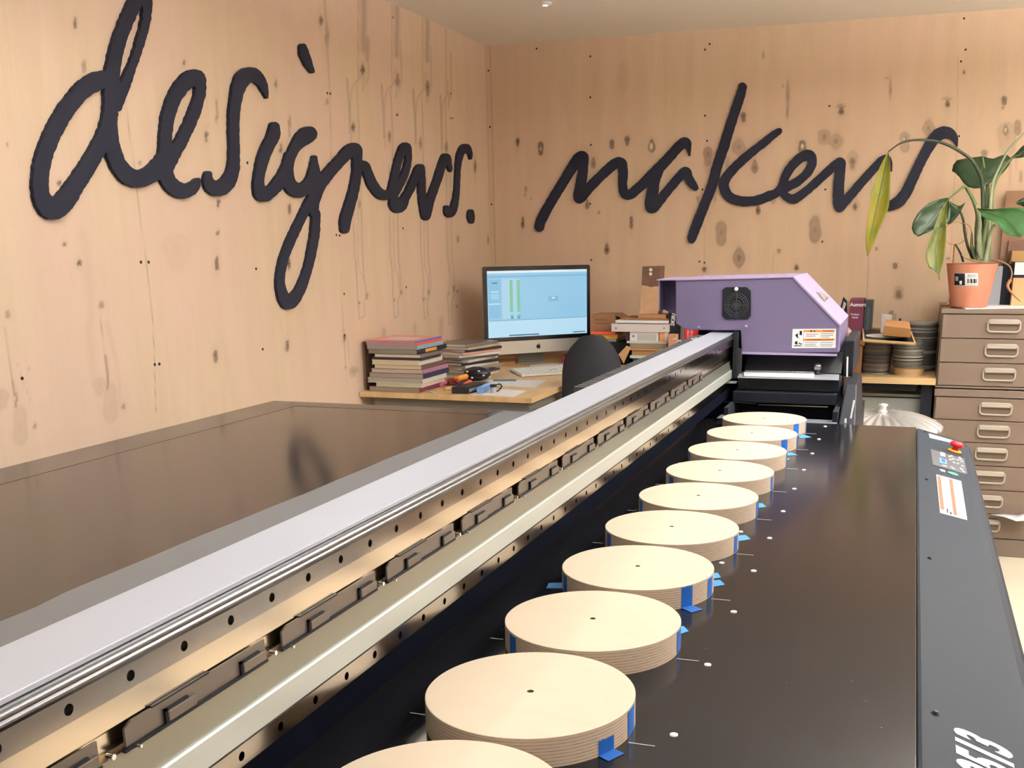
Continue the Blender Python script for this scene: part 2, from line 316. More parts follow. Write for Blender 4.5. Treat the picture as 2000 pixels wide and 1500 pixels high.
PB = [(1272, 286, 3.2, 7, 1), (1056, 290, 2.2, 4, .6), (1567, 286, 3, 5, .9), (1964, 254, 2, 4, 1), (1766, 271, 2, 4, .9)]
KL = cv([(420, 130, 8, 26, .75), (470, 370, 11, 30, .4), (1028, 350, 6, 14, .6), (1150, 760, 8, 26, .85), (1568, 830, 7, 22, .75), (1790, 115, 9, 25, .6), (1825, 200, 9, 70, .35), (330, 1020, 10, 14, .6), (360, 1360, 8, 10, .6), (443, 1468, 12, 16, .65), (1218, 1130, 7, 22, .75), (1617, 1160, 7, 22, .7), (1215, 1300, 6, 15, .55), (1210, 1470, 8, 24, .85),
         (1610, 1470, 7, 24, .75), (1615, 700, 5, 50, .45), (1540, 470, 6, 26, .45), (1210, 620, 5, 60, .45), (1825, 568, 6, 16, .4), (780, 910, 8, 10, .35), (40, 810, 6, 10, .35), (1970, 710, 8, 24, .6)], .35, 0, 0)
KL += cv([(1177, 320, 9, 32, .85), (1568, 320, 8, 28, .75), (1170, 820, 10, 28, .95), (1557, 765, 8, 26, .85), (350, 212, 9, 10, .55), (430, 315, 10, 16, .6), (550, 545, 12, 18, .4), (42, 597, 12, 18, .4), (670, 1095, 9, 14, .4), (190, 1200, 8, 14, .4), (1182, 155, 5, 14, .6), (1182, 5, 6, 8, .7), (85, 1050, 9, 30, .5), (0, 1050, 40, 50, .15), (540, 980, 30, 44, .12),
          (155, 888, 3, 8, .4), (1868, 720, 6, 20, .8), (1875, 882, 5, 6, .5), (1150, 1150, 3, 10, .3), (1915, 900, 14, 22, .25), (600, 1080, 34, 90, .12), (110, 1200, 34, 90, .13), (960, 250, 60, 90, .05)], .36, 0, 400)
KL += cv([(595, 390, 9, 28, .7), (790, 450, 10, 34, .5), (958, 490, 9, 40, .55), (545, 712, 7, 18, .6), (745, 760, 7, 26, .45), (918, 800, 8, 34, .4), (1062, 820, 8, 30, .45), (577, 1140, 8, 24, .35), (765, 97, 6, 6, .6), (787, 640, 5, 6, .6), (1223, 930, 6, 34, .6), (188, 1170, 6, 22, .6), (182, 1470, 7, 24, .6), (1127, 1335, 6, 16, .45), (1295, 1340, 5, 24, .4), (362, 115, 9, 26, .6), (620, 270, 12, 60, .3)], .35, 500, 0)
KL += cv([(140, 375, 10, 20, .4), (85, 430, 5, 8, .6), (348, 405, 5, 8, .6), (398, 350, 8, 20, .4), (605, 350, 8, 20, .4), (568, 400, 6, 14, .45), (793, 320, 7, 20, .5), (740, 740, 8, 30, .45), (700, 600, 14, 60, .18), (40, 940, 26, 30, .3), (755, 360, 8, 12, .3), (268, 650, 12, 30, .2), (500, 620, 12, 40, .15), (815, 455, 6, 8, .5)], .26, 680, 480)
PL = [(30, 777, 1.6, 6, .8)]
# thin lines: list of (points, half width px, darkness)
def cl(P, s, ox, oy): return [(x * s + ox, y * s + oy) for x, y in P]
LL = []
for k, (x0, xo) in enumerate([(600, 0), (785, 0), (955, 0), (1075, 0)]):
    t0 = [0, 20, 100, 200][k]; dx = x0 - 600; m_ = [1, .92, .85, .5][k]; y1 = [0, 55, 110, 170][k]
    def q(x, y): return (x0 + (x - 600) * m_, y + y1 * .55)
    if k < 3: LL.append((cl([q(600, -40 + t0 * .5), q(603, 100), q(600, 200), q(602, 280)], .35, 500, 0), [5.5, 4.5, 3.6][k], .45))
    LL.append((cl([q(572, -40), q(570, 250), q(572, 440)], .35, 500, 0), .9, .4)); LL.append((cl([q(622, 200), q(626, 300), q(628, 420), q(612, 470)], .35, 500, 0), 1.6, .3))
    LL.append((cl([q(575, 440), q(540, 480), q(527, 560), q(525, 640)], .35, 500, 0), 1.3, .35)); LL.append((cl([q(508, 440), q(515, 540), q(522, 640), q(524, 740)], .35, 500, 0), 1.5, .5))
    LL.append((cl([q(590, 350), q(585, 430), q(565, 470), q(572, 640), q(578, 1000)], .35, 500, 0), 1.0, .4)); LL.append((cl([q(600, 420), q(597, 510)], .35, 500, 0), 1.5, .3))
    LL.append((cl([q(527, 640), q(530, 800)], .35, 500, 0), 1., .35))
for (x0, x1, ya, xb, xe, yb, s_) in [(45, 105, 0, 70, 140, 545, 1), (315, 375, 0, 335, 390, 545, 1), (545, 600, 0, 560, 610, 550, .95), (742, 780, 0, 745, 795, 590, .9)]:
    up = 150
    LL.append((cl([(x0 - 6, -up * 4), (x0, 0), (x0 + 10, 120), (x0 + 22, 280), (xb, 380), (xb + 10, 470), (xb + 12, yb)], .26, 680, 480), 1.0, .38))
    LL.append((cl([(x1 - 12, -up * 4), (x1, 0), (x1 + 6, 120), (x1 + 20, 280), (xe, 370), (xe - 18, 420), (xe - 14, yb - 25), (xb + 12, yb)], .26, 680, 480), 1.0, .38))
    LL.append((cl([((x0 + x1) / 2, -up * 4), ((x0 + x1) / 2, 100), (x1, 220), (xe - 6, 330)], .26, 680, 480), .8, .3))
LL.append((cl([(540, 610), (560, 720), (572, 820)], .36, 0, 400), .9, .45)); LL.append((cl([(572, 820), (585, 930), (584, 1000)], .36, 0, 400), 2., .8))
LL.append((cl([(28, 660), (48, 800), (68, 950)], .36, 0, 400), 1.4, .45)); LL.append((cl([(68, 950), (85, 1060), (84, 1100)], .36, 0, 400), 1.9, .75)); LL.append((cl([(95, 860), (120, 940), (175, 1090)], .36, 0, 400), .9, .2))
LL.append((cl([(450, 150), (500, 540), (480, 700), (520, 980)], .36, 0, 400), 8, .08)); LL.append((cl([(580, 640), (640, 900), (650, 1100)], .36, 0, 400), 4, .1))
LL.append((cl([(690, 520), (745, 900), (790, 1270), (850, 1760), (870, 2300)], .35, 0, 0), .8, .42)); LL.append((cl([(1815, 0), (1835, 400), (1850, 900)], .35, 0, 0), 1.1, .3))
LL.append((cl([(1850, 380), (1858, 560), (1880, 980)], .36, 0, 400), .8, .35)); LL.append((cl([(380, 0), (395, 200), (405, 400)], .35, 500, 0), 1.6, .35)); LL.append((cl([(1290, 250), (1312, 1480)], .35, 500, 0), .9, .35))
LL.append((cl([(0, 690), (10, 850), (30, 905), (70, 915), (60, 960), (20, 985), (5, 900)], .26, 680, 480), 1., .3))
BL = [([(957, 90), (962, 280), (965, 420), (968, 520)], 1.0, .4), ([(1703, 330), (1698, 450), (1695, 545), (1690, 640)], .9, .5), ([(1871, 110), (1868, 300), (1862, 380), (1858, 480), (1850, 600)], .8, .28), ([(1376, 440), (1375, 530)], .8, .3), ([(1512, 490), (1508, 535)], .8, .35)]
def seg_field(P, Q):
    d = np.full(P.shape[0], 1e9)
    for a, b in zip(Q[:-1], Q[1:]):
        a = np.array(a, float); b = np.array(b, float); ab = b - a; t = np.clip(((P - a) @ ab) / (ab @ ab + 1e-9), 0, 1)
        d = np.minimum(d, np.hypot(*(P - (a + t[:, None] * ab)).T))
    return d
def near(P, x0, x1, y0, y1): return np.where((P[:, 0] > x0) & (P[:, 0] < x1) & (P[:, 1] > y0) & (P[:, 1] < y1))[0]
def marked_wall(name, us, zs, fn, knots, pale, lines, m):
    U, Z = np.meshgrid(us, zs); W = fn(U.ravel(), Z.ravel()); px = proj(W); rs = np.random.RandomState(3)
    cfront = W[:, 1] > .8; px[~cfront] = -9999
    mk = np.zeros(len(W)); pl = np.zeros(len(W))
    for (x, y, a, b, s_) in knots:
        a *= 1.15; b *= 1.1
        i = near(px, x - 3 * a - 2, x + 3 * a + 2, y - 3 * b - 2, y + 3 * b + 2); P = px[i] - [x, y]
        rr = np.sqrt((P[:, 0] / a) ** 2 + (P[:, 1] / b) ** 2) + .12 * np.sin(P[:, 1] / b * 4 + x)
        core = 1 / (1 + np.exp((rr - .8) * 7)); ring = np.exp(-((rr - .95) / .16) ** 2) * .35; halo = np.exp(-(rr / 2.0) ** 2) * .12
        mk[i] = np.maximum(mk[i], min(1., s_ * 1.45) * np.minimum(1, core * (.8 + .2 * np.cos(rr * 7)) + ring + halo))
    for (pts, hw, s_) in lines:
        Q = crom(pts, 4); xs = [q[0] for q in Q]; ys = [q[1] for q in Q]
        i = near(px, min(xs) - hw * 3 - 3, max(xs) + hw * 3 + 3, min(ys) - hw * 3, max(ys) + hw * 3); 
        if len(i) == 0: continue
        dd = seg_field(px[i], Q); mk[i] = np.maximum(mk[i], .75 * s_ * np.exp(-(dd / (hw * 1.15)) ** 2))
    for (x, y, a, b, s_) in pale:
        i = near(px, x - 3 * a, x + 3 * a, y - 3 * b, y + 3 * b); P = px[i] - [x, y]
        pl[i] = np.maximum(pl[i], s_ / (1 + np.exp((np.sqrt((P[:, 0] / a) ** 2 + (P[:, 1] / b) ** 2) - .9) * 8)))
    nu, nz = len(us), len(zs); idx = np.arange(nu * nz).reshape(nz, nu)
    F = np.stack([idx[:-1, :-1], idx[:-1, 1:], idx[1:, 1:], idx[1:, :-1]], -1).reshape(-1, 4)
    me = bpy.data.meshes.new(name); me.from_pydata(W.tolist(), [], F.tolist())
    for an, ar in (('mark', mk), ('pale', pl)): a_ = me.attributes.new(an, 'FLOAT', 'POINT'); a_.data.foreach_set('value', ar.astype(np.float32))
    me.materials.append(m); o = bpy.data.objects.new(name, me); COL.objects.link(o); tag(o, kind='structure'); return o
M_plyL = wall_ply('plywood_pale', (226, 203, 177), (219, 193, 165), (228, 199, 180))
M_plyB = wall_ply('plywood_warm', (224, 197, 167), (216, 187, 157), (224, 192, 168))
usL = np.concatenate([np.linspace(YF, .8, 12), np.arange(.83, 3.2, .0065), np.arange(3.2, YB, .011), [YB]]); zsL = np.concatenate([[0, .4], np.arange(.76, ZC, .0055), [ZC]])
wl = marked_wall('wall_left', usL, zsL, lambda u, z: np.stack([np.full_like(u, XW), u, z], -1), KL, PL, LL, M_plyL)
usB = np.concatenate([np.arange(XW, 1.0, .005), np.linspace(1.0, XR, 12)]); zsB = np.concatenate([[0, .4], np.arange(.76, ZC, .0055), [ZC]])
wb = marked_wall('wall_back', usB, zsB, lambda u, z: np.stack([u, np.full_like(u, YB), z], -1), KB, PB, BL, M_plyB)
def struct(name, a, m): o = a.build(name, m, origin=(0, 0, 0)); tag(o, kind='structure'); return o
struct('floor', MB().box(XW - .2, XR + .2, YF - .2, YB + .2, -.1, 0), M_floor)
struct('ceiling', MB().box(XW - .2, XR + .2, YF - .2, YB + .2, ZC, ZC + .1), M_ceil)
struct('wall_right', MB().box(XR, XR + .1, YF, YB, 0, ZC), M_plyB)
struct('wall_front', MB().box(XW, XR, YF - .1, YF, 0, ZC), mat('plaster_wall', (200, 198, 192), .9))

# screw heads in the plywood
SB = [(1048, 95, 0), (1386, 86, 0), (1377, 97, 0), (1883, 36, 0), (1886, 97, 0), (1153, 110, 0), (1153, 190, 0), (1154, 283, 0), (1153, 398, 0), (1155, 508, 0), (1377, 226, 0), (1381, 275, 0), (1372, 370, 0), (1366, 511, 0), (1376, 513, 0), (1620, 207, 0), (1612, 370, 0), (1606, 472, 0), (1873, 266, 0), (1877, 120, 0), (954, 138, 0), (957, 248, 0), (960, 399, 0), (945, 103, 0)]
SL = [(639, 182, 0), (645, 183, 0), (275, 512, 0), (290, 512, 0), (302, 712, 0), (311, 711, 0), (483, 318, 0), (500, 525, 0), (513, 682, 0), (657, 459, 0), (663, 460, 0), (43, 739, 0), (776, 224, 0), (880, 183, 0), (787, 446, 0), (793, 561, 0), (893, 569, 0), (898, 672, 0), (880, 231, 0), (884, 231, 0), (673, 655, 0), (672, 574, 0)]
M_screw = mat('screw_dark', (30, 24, 20), .5)
for pts, wall, pl in ((SB, wb, 'y'), (SL, wl, 'x')):
    for (x, y, _) in pts:
        if pl == 'y': c = at_y(x, y, YB); a = MB().cyl(c, c + Vector((0, -.0012, 0)), .0052, 10)
        else: c = at_x(x, y, XW); a = MB().cyl(c, c + Vector((.0012, 0, 0)), .0052, 10)
        a.build('screw_head', M_screw, wall)

# ------------------------------------------------------------------ hand-written letters cut from board
def strokes_to_mesh(name, strokes, plane, label, cat, rough=.5, seed=0, thick=.014):
    S = []
    for st in strokes:
        Q = crom([(x, y, w_) for x, y, w_ in st], 8); S.append(Q)
    A = np.concatenate([np.array(q) for q in S]); x0, y0 = A[:, 0].min() - 20, A[:, 1].min() - 20; x1, y1 = A[:, 0].max() + 20, A[:, 1].max() + 20
    st_ = 1.; xs = np.arange(x0, x1, st_); ys = np.arange(y0, y1, st_); G = np.full((len(ys), len(xs)), 30.)
    for Q in S:
        for a, b in zip(Q[:-1], Q[1:]):
            ra, rb = a[2] / 2, b[2] / 2; R = max(ra, rb) + 6
            ix0 = max(0, int((min(a[0], b[0]) - R - x0) / st_)); ix1 = min(len(xs), int((max(a[0], b[0]) + R - x0) / st_) + 2)
            iy0 = max(0, int((min(a[1], b[1]) - R - y0) / st_)); iy1 = min(len(ys), int((max(a[1], b[1]) + R - y0) / st_) + 2)
            XX, YY = np.meshgrid(xs[ix0:ix1], ys[iy0:iy1]); ab = b[:2] - a[:2]; t = np.clip(((XX - a[0]) * ab[0] + (YY - a[1]) * ab[1]) / (ab @ ab + 1e-9), 0, 1)
            D = np.hypot(XX - a[0] - t * ab[0], YY - a[1] - t * ab[1]) - (ra + t * (rb - ra)); G[iy0:iy1, ix0:ix1] = np.minimum(G[iy0:iy1, ix0:ix1], D)
    XX, YY = np.meshgrid(xs, ys)
    G = G + rough * .7 * (np.sin(XX * .41 + 1.7 * np.sin(YY * .13) + seed) * np.sin(YY * .31 + 1.9 * np.sin(XX * .11) + 1.3 * seed) + .7 * np.sin(XX * .17 - YY * .23 + 2 * np.sin(YY * .09) + seed * 2))
    # fill every cell of the field and wall up its outline
    ins = G < 0; vid = {}; PT = []; F2 = []; E2 = []
    def vert(key, x, y):
        if key not in vid: vid[key] = len(PT); PT.append((x, y))
        return vid[key]
    def corner(i, j): return vert((2, i, j), xs[j], ys[i])
    def cross(kind, i, j):
        a_ = G[i, j]; b_ = G[i, j + 1] if kind == 0 else G[i + 1, j]; t = min(.97, max(.03, a_ / (a_ - b_)))
        return vert((kind, i, j), xs[j] + (t * st_ if kind == 0 else 0), ys[i] + (t * st_ if kind == 1 else 0))
    anyin = ins[:-1, :-1] | ins[:-1, 1:] | ins[1:, 1:] | ins[1:, :-1]
    for i, j in np.argwhere(anyin):
        cs = [(i, j), (i, j + 1), (i + 1, j + 1), (i + 1, j)]; ed = [(0, i, j), (1, i, j + 1), (0, i + 1, j), (1, i, j)]
        poly = []; cr_pts = []
        for k in range(4):
            c_, n_ = cs[k], cs[(k + 1) % 4]
            if ins[c_]: poly.append(corner(*c_))
            if ins[c_] != ins[n_]: v_ = cross(*ed[k]); poly.append(v_); cr_pts.append((v_, ins[c_]))
        F2.append(poly)
        for k in range(len(cr_pts)):
            if cr_pts[k][1]: E2.append((cr_pts[k][0], cr_pts[(k + 1) % len(cr_pts)][0]))
    n = len(PT); V = []
    for dpt in (thick, .0004):
        for x, y in PT:
            if plane == 'x': p = at_x(x, y, XW); p.x += dpt
            else: p = at_y(x, y, YB); p.y -= dpt
            V.append(p)
    fs = [list(q) for q in F2] + [[a_, b_, n + b_, n + a_] for a_, b_ in E2]
    me = bpy.data.meshes.new(name); me.from_pydata([tuple(p) for p in V], [], fs); me.materials.append(M_letter)
    o = bpy.data.objects.new(name, me); COL.objects.link(o)
    c = sum(V, Vector()) / len(V)
    for v, p in zip(me.vertices, V): v.co = p - c
    o.location = c
    bm = bmesh.new(); bm.from_mesh(me); bmesh.ops.recalc_face_normals(bm, faces=bm.faces); bm.to_mesh(me); bm.free()
    tag(o, label, cat); return o
def S(L, s, ox, oy): return [(x * s + ox, y * s + oy, w_ * s) for x, y, w_ in L]
c1 = lambda L: S(L, .35, 0, 0); c2 = lambda L: S(L, .35, 500, 0); c6 = lambda L: S(L, .36, 0, 400); c3 = lambda L: S(L, .3, 1000, 100); c4 = lambda L: S(L, .25, 1500, 100)
de = [c1([(600, 440, 85), (530, 452, 105), (450, 500, 98), (395, 560, 92), (330, 650, 92), (272, 760, 90), (230, 870, 88), (210, 970, 88), (208, 1060, 86), (230, 1130, 100), (280, 1168, 120), (345, 1120, 112), (400, 1040, 98), (460, 950, 92), (520, 850, 88), (575, 740, 88), (600, 640, 80)]),
      c1([(785, -60, 100), (748, 0, 78), (708, 80, 74), (678, 150, 72), (652, 220, 72), (630, 300, 74), (614, 385, 78), (606, 460, 84), (602, 560, 80), (598, 650, 72), (600, 740, 76), (612, 830, 84), (640, 910, 86), (690, 975, 92), (750, 998, 98), (815, 980, 96), (865, 935, 92), (890, 880, 60)]),
      c1([(780, -60, 100), (802, 20, 58), (801, 90, 48), (788, 160, 46), (767, 235, 45), (740, 320, 44), (710, 400, 48), (672, 490, 62), (635, 600, 50)]),
      c1([(890, 930, 80), (905, 850, 70), (910, 750, 66), (925, 640, 70), (960, 545, 74), (1015, 465, 86), (1075, 435, 92), (1102, 490, 62), (1092, 560, 58), (1072, 620, 62), (1040, 700, 64), (995, 790, 66), (950, 860, 78), (905, 930, 90), (870, 970, 60)]),
      c1([(895, 940, 90), (925, 1010, 78), (970, 1055, 86), (1020, 1065, 82), (1062, 1045, 64), (1084, 1012, 32), (1090, 1002, 18)])]
strokes_to_mesh('wall_lettering', de, 'x', "large black joined cutout letters 'd' and 'e' starting the word designers", 'lettering', seed=1, rough=.75)
strokes_to_mesh('wall_lettering', [c1([(1474, 545, 14), (1462, 500, 36), (1438, 450, 58), (1400, 420, 78), (1355, 428, 88), (1322, 478, 76), (1303, 550, 62), (1292, 640, 58), (1290, 740, 56), (1292, 850, 56), (1288, 940, 64), (1262, 1010, 78), (1215, 1050, 88), (1165, 1040, 74), (1144, 1000, 48), (1147, 974, 38)])], 'x', "black cutout letter 's' between 'de' and 'igner' on left wall", 'lettering', seed=2, rough=.6)
strokes_to_mesh('wall_lettering', [c1([(1676, 262, 36), (1685, 300, 50), (1702, 345, 44), (1722, 385, 30), (1730, 400, 22)])], 'x', "slanting black dot of the letter 'i' high on the left wall", 'lettering', seed=3, rough=.4)
ign = [c1([(1518, 706, 50), (1515, 745, 66), (1500, 785, 66), (1470, 845, 64), (1447, 915, 60), (1432, 990, 54), (1432, 1050, 64), (1455, 1085, 84), (1505, 1062, 68), (1550, 1010, 68), (1585, 940, 58), (1603, 870, 52)]),
       c1([(1712, 748, 84), (1690, 762, 92), (1650, 800, 66), (1620, 850, 52), (1600, 910, 48), (1593, 975, 60), (1605, 1030, 72), (1645, 1062, 80), (1690, 1050, 74), (1722, 1005, 56), (1738, 940, 46), (1742, 880, 26)]),
       c1([(1741, 900, 30), (1745, 980, 62), (1750, 1060, 66), (1742, 1140, 48), (1738, 1190, 46)]) + c6([(1700, 50, 44), (1697, 150, 46), (1680, 250, 46), (1657, 350, 44), (1625, 440, 50), (1588, 505, 62), (1550, 530, 74), (1518, 480, 54), (1507, 410, 44), (1522, 315, 44), (1550, 230, 46), (1590, 140, 46), (1632, 55, 44), (1672, -20, 52), (1710, -80, 44)]),
       c2([(315, 1085, 76), (345, 1030, 66), (400, 960, 62), (462, 892, 62), (515, 838, 66), (548, 835, 58), (552, 890, 50), (550, 970, 48), (535, 1060, 52), (510, 1150, 56), (488, 1230, 58), (484, 1280, 46)]),
       c2([(560, 920, 46), (592, 925, 50), (612, 965, 50), (640, 1030, 54), (680, 1080, 56), (720, 1088, 54), (752, 1072, 54)]),
       c2([(748, 1080, 48), (758, 1010, 40), (775, 930, 38), (795, 865, 42), (822, 822, 52), (838, 850, 36), (838, 900, 32), (825, 955, 38), (803, 1005, 42), (775, 1050, 50), (757, 1100, 42), (765, 1145, 60), (790, 1150, 72), (822, 1105, 46), (852, 1050, 44), (880, 985, 44), (905, 938, 46), (912, 985, 40), (915, 1060, 40), (922, 1130, 42), (934, 1195, 46), (942, 1205, 40), (958, 1130, 44), (982, 1060, 42), (1008, 985, 42), (1032, 910, 42), (1050, 878, 44), (1064, 905, 32), (1071, 940, 22), (1075, 958, 10)])]
strokes_to_mesh('wall_lettering', ign, 'x', "joined black cutout letters 'igner' with long looped tail on left wall", 'lettering', seed=4, rough=.45)
strokes_to_mesh('wall_lettering', [c2([(1188, 885, 12), (1184, 855, 24), (1162, 825, 44), (1135, 850, 38), (1119, 920, 28), (1114, 1010, 26), (1107, 1100, 30), (1090, 1170, 40), (1068, 1190, 46), (1053, 1158, 24)])], 'x', "last black letter 's' of designers near the room corner", 'lettering', seed=5, rough=.3)
strokes_to_mesh('wall_lettering', [c2([(1189, 1183, 30), (1190, 1212, 38), (1193, 1236, 26)])], 'x', "black cutout full stop after the word designers", 'lettering', seed=6, rough=.3)
ma = [c3([(180, 1145, 60), (198, 1090, 64), (255, 985, 62), (325, 870, 62), (390, 765, 66), (440, 700, 78), (468, 690, 64), (465, 760, 62), (453, 850, 66), (442, 930, 74), (445, 955, 72), (490, 905, 66), (545, 848, 62), (610, 785, 62), (670, 735, 66), (712, 728, 66), (725, 790, 60), (722, 865, 56), (735, 925, 60), (768, 935, 62), (815, 900, 62), (870, 850, 66), (925, 795, 68), (985, 735, 66), (1040, 675, 64), (1090, 620, 64), (1132, 595, 66), (1150, 635, 34), (1157, 680, 10)]),
      c3([(960, 770, 60), (930, 840, 70), (918, 910, 74), (905, 990, 74), (915, 1018, 76), (960, 975, 64), (1010, 915, 58), (1060, 855, 58), (1105, 805, 60), (1135, 785, 62), (1150, 825, 58), (1175, 865, 56), (1194, 888, 42)])]
strokes_to_mesh('wall_lettering', ma, 'y', "joined black cutout letters 'ma' on the back wall", 'lettering', seed=7, rough=.4)
ker = [c3([(1503, 233, 54), (1485, 300, 60), (1447, 410, 62), (1415, 510, 64), (1380, 625, 66), (1335, 760, 64), (1302, 880, 64), (1255, 1000, 62), (1212, 1110, 64), (1178, 1200, 60), (1170, 1228, 48)]),
       c3([(1740, 520, 40), (1700, 548, 48), (1640, 598, 52), (1570, 652, 54), (1500, 712, 58), (1435, 775, 60), (1390, 835, 64), (1382, 890, 66), (1412, 945, 66), (1470, 972, 64), (1540, 978, 62), (1610, 968, 62), (1680, 940, 62)]) + c4([(60, 1110, 66), (110, 1060, 66), (140, 970, 68), (195, 890, 72), (262, 830, 76), (325, 815, 84), (345, 870, 74), (322, 930, 70), (275, 985, 66), (215, 1030, 70), (150, 1062, 72), (118, 1098, 60), (150, 1140, 66), (205, 1155, 74), (270, 1115, 68), (340, 1058, 66), (410, 995, 66), (480, 930, 68), (540, 880, 70), (572, 872, 70), (562, 960, 80), (553, 1060, 86), (552, 1150, 88), (558, 1222, 72), (610, 1165, 72), (680, 1085, 70), (760, 992, 68), (835, 910, 66), (895, 850, 64), (935, 845, 56), (955, 895, 34), (964, 935, 14)])]
strokes_to_mesh('wall_lettering', ker, 'y', "joined black cutout letters 'ker' with tall slanting stroke on back wall", 'lettering', seed=8, rough=.4)
strokes_to_mesh('wall_lettering', [c4([(1475, 740, 14), (1462, 690, 48), (1420, 645, 84), (1355, 640, 96), (1290, 695, 92), (1232, 790, 82), (1180, 890, 80), (1128, 1000, 82), (1075, 1110, 86), (1015, 1180, 90), (955, 1208, 78), (925, 1215, 56)])], 'y', "last black letter 's' of makers behind the drooping plant leaf", 'lettering', seed=9, rough=.4)

# ------------------------------------------------------------------ ceiling battens (out of frame, some of them added as fill) and the small spot
for (lx, ly, lw, lu) in LAMPS:
    t = thing('unseen_batten_lamp', 'unseen white ceiling batten lamp, among those inferred and added to light the room', 'lamp', (lx, ly, 2.20), group='ceiling batten lamps')
    for dy in (-.5, .5): MB().cyl((lx, ly + dy, 2.26), (lx, ly + dy, ZC), .006, 8).build('hanger', M_lampb, t)
    MB().box(lx - .05, lx + .05, ly - .72, ly + .72, 2.20, 2.26).build('lamp_body', M_lampb, t)
sp = at_z(1065, 5, ZC); sp.z = ZC - .012
t = thing('ceiling_spot', 'tiny white recessed ceiling spot near the corner', 'lamp', sp)
MB().lathe([(0, ZC - .012), (.02, ZC - .012), (.03, ZC - .004), (.03, ZC)], 24, 0, (sp.x, sp.y)).build('rim', M_lampb, t)
MB().lathe([(0, ZC - .014), (.012, ZC - .013)], 20, 0, (sp.x, sp.y)).build('lamp_lens', M_lampe, t)

# ================================================================== the flatbed printer
PR = thing('flatbed_printer', 'long black flatbed printer with metal gantry and purple head housing', 'printer', (-.98, 1.7, 0))
YN, YE = .30, 3.03            # near and far end of the bed
bed = MB().box(-2.0, .038, YN, YE, .925, BED).build('print_bed', M_bed, PR, bevel=.0015)
a = MB().box(-1.96, .02, YN + .03, YE - .02, .70, .924); a.build('bed_frame', M_black, PR)
M_film = mat('grey_film', (104, 106, 110), .45, noise=.06, nscale=6)
# border strip round the rear edge of the bed and the grey film lying beside the gantry
MB().box(-1.995, -1.86, YN + .01, YE - .005, BED, BED + .0006).box(-1.86, -1.2, YE - .09, YE - .005, BED, BED + .0006).build('border_strip', bed_mat('bed_border', (58, 56, 52), .2), bed)
fe = [(-1.17 + .001 * math.sin(k * 1.7) + .0015 * math.sin(k * .6) + (.008 if k in (11, 12) else 0), YN + .01 + k * (YE - YN - .03) / 40) for k in range(41)]
MB().prism([(x, y, BED + .0001) for x, y in fe] + [(-.66, YE - .02, BED + .0001), (-.66, YN + .01, BED + .0001)], [(x, y, BED + .0009) for x, y in fe] + [(-.66, YE - .02, BED + .0009), (-.66, YN + .01, BED + .0009)]).build('grey_liner', M_film, bed)
for (x, y) in [(-1.9, .5), (-1.9, 2.8), (-.15, .5), (-.15, 2.8), (-1.0, .5), (-1.0, 2.8)]:
    MB().box(x - .05, x + .05, y - .05, y + .05, .03, .70).build('leg', M_black, PR)
    MB().lathe([(0, 0), (.045, 0), (.045, .012), (.02, .02), (.02, .03), (0, .03)], 20, 0, (x, y)).build('levelling_foot', M_dkgrey, PR)
# ---- front cover with control panel
pr = [(.0385, .956), (.043, .957), (.10, .942), (.150, .9295), (.163, .925), (.173, .918), (.180, .908), (.184, .894), (.186, .86), (.186, .34), (.06, .34), (.06, .925), (.0385, .93)]
YC = 3.0
cov = MB().prism([(x, YN, z) for x, z in pr], [(x, YC, z) for x, z in pr], weld_ := 0, True, False) if False else None
cv_ = MB(); cv_.prism([(x, YN, z) for x, z in pr], [(x, YC, z) for x, z in pr]); cov = cv_.build('front_cover', M_gcover, PR, bevel=.0012)
SX, SZ = Vector((.106, 0, -.0275)).normalized(), None
cx = Vector((SX.x, 0, SX.z)); cn = Vector((-SX.z, 0, SX.x))      # in-slope x direction, normal
C0 = Vector((.043, 0, .957))
def onc(px, py):                              # pixel -> point on sloped cover
    d = ray(px, py); o_ = Vector((0, 0, EZ)); D = Vector(d); t_ = (C0 - o_).dot(cn) / D.dot(cn); return o_ + D * t_
def cpoly(pts, h, m, name, par, z0=0.0):
    A = [onc(x, y) + cn * z0 for x, y in pts]; return MB().prism(A, [p + cn * h for p in A]).build(name, m, par, weld=True)
LB = cpoly([(1814, 847), (1873, 864), (1875, 869), (1816, 855)], .0006, M_paper, 'serial_label', cov)
kp = cpoly([(1817, 874), (1882, 894), (1889, 926), (1884, 926), (1822, 908)], .0008, mat('keypad_dark', (78, 82, 90), .4), 'control_panel', cov)
cpoly([(1818, 875), (1882, 894), (1882, 896), (1818, 877)], .0006, M_black, 'panel_edge_line', kp, .0009)
cpoly([(1836, 884), (1845, 886), (1846, 893), (1837, 891)], .001, M_paper, 'display_label', kp, .0009)
cpoly([(1834, 895), (1848, 899), (1849, 908), (1836, 905)], .001, mat('display_blue', (120, 170, 235), .3, emit=.2), 'display', kp, .0009)
cpoly([(1838, 897.5), (1845, 899.5), (1846, 905), (1839, 903)], .001, mat('display_blue_dark', (50, 110, 200), .3), 'display_window', kp, .002)
for (x, y) in [(1842, 911), (1846, 912), (1858, 892), (1861, 898), (1854, 893), (1862, 905), (1858, 914), (1862, 917), (1870, 907), (1875, 898), (1878, 903), (1879, 912), (1876, 917), (1881, 923), (1874, 895), (1855, 899), (1870, 900), (1878, 919)]:
    q = onc(x, y) + cn * .0009; b_ = MB(); b_.T = frame(q, (0, 1, 0), -cx) ; b_.lathe([(0, 0), (.0035, 0), (.0032, .002), (0, .0022)], 14); b_.build('key_button', M_white, kp, weld=True)
q = onc(1861, 926); b_ = MB(); b_.T = frame(q, (0, 1, 0), -cx); b_.lathe([(0, 0), (.013, 0), (.012, .002), (0, .0024)], 24); b_.build('green_button', mat('button_green', (70, 165, 140), .4), cov, weld=True)
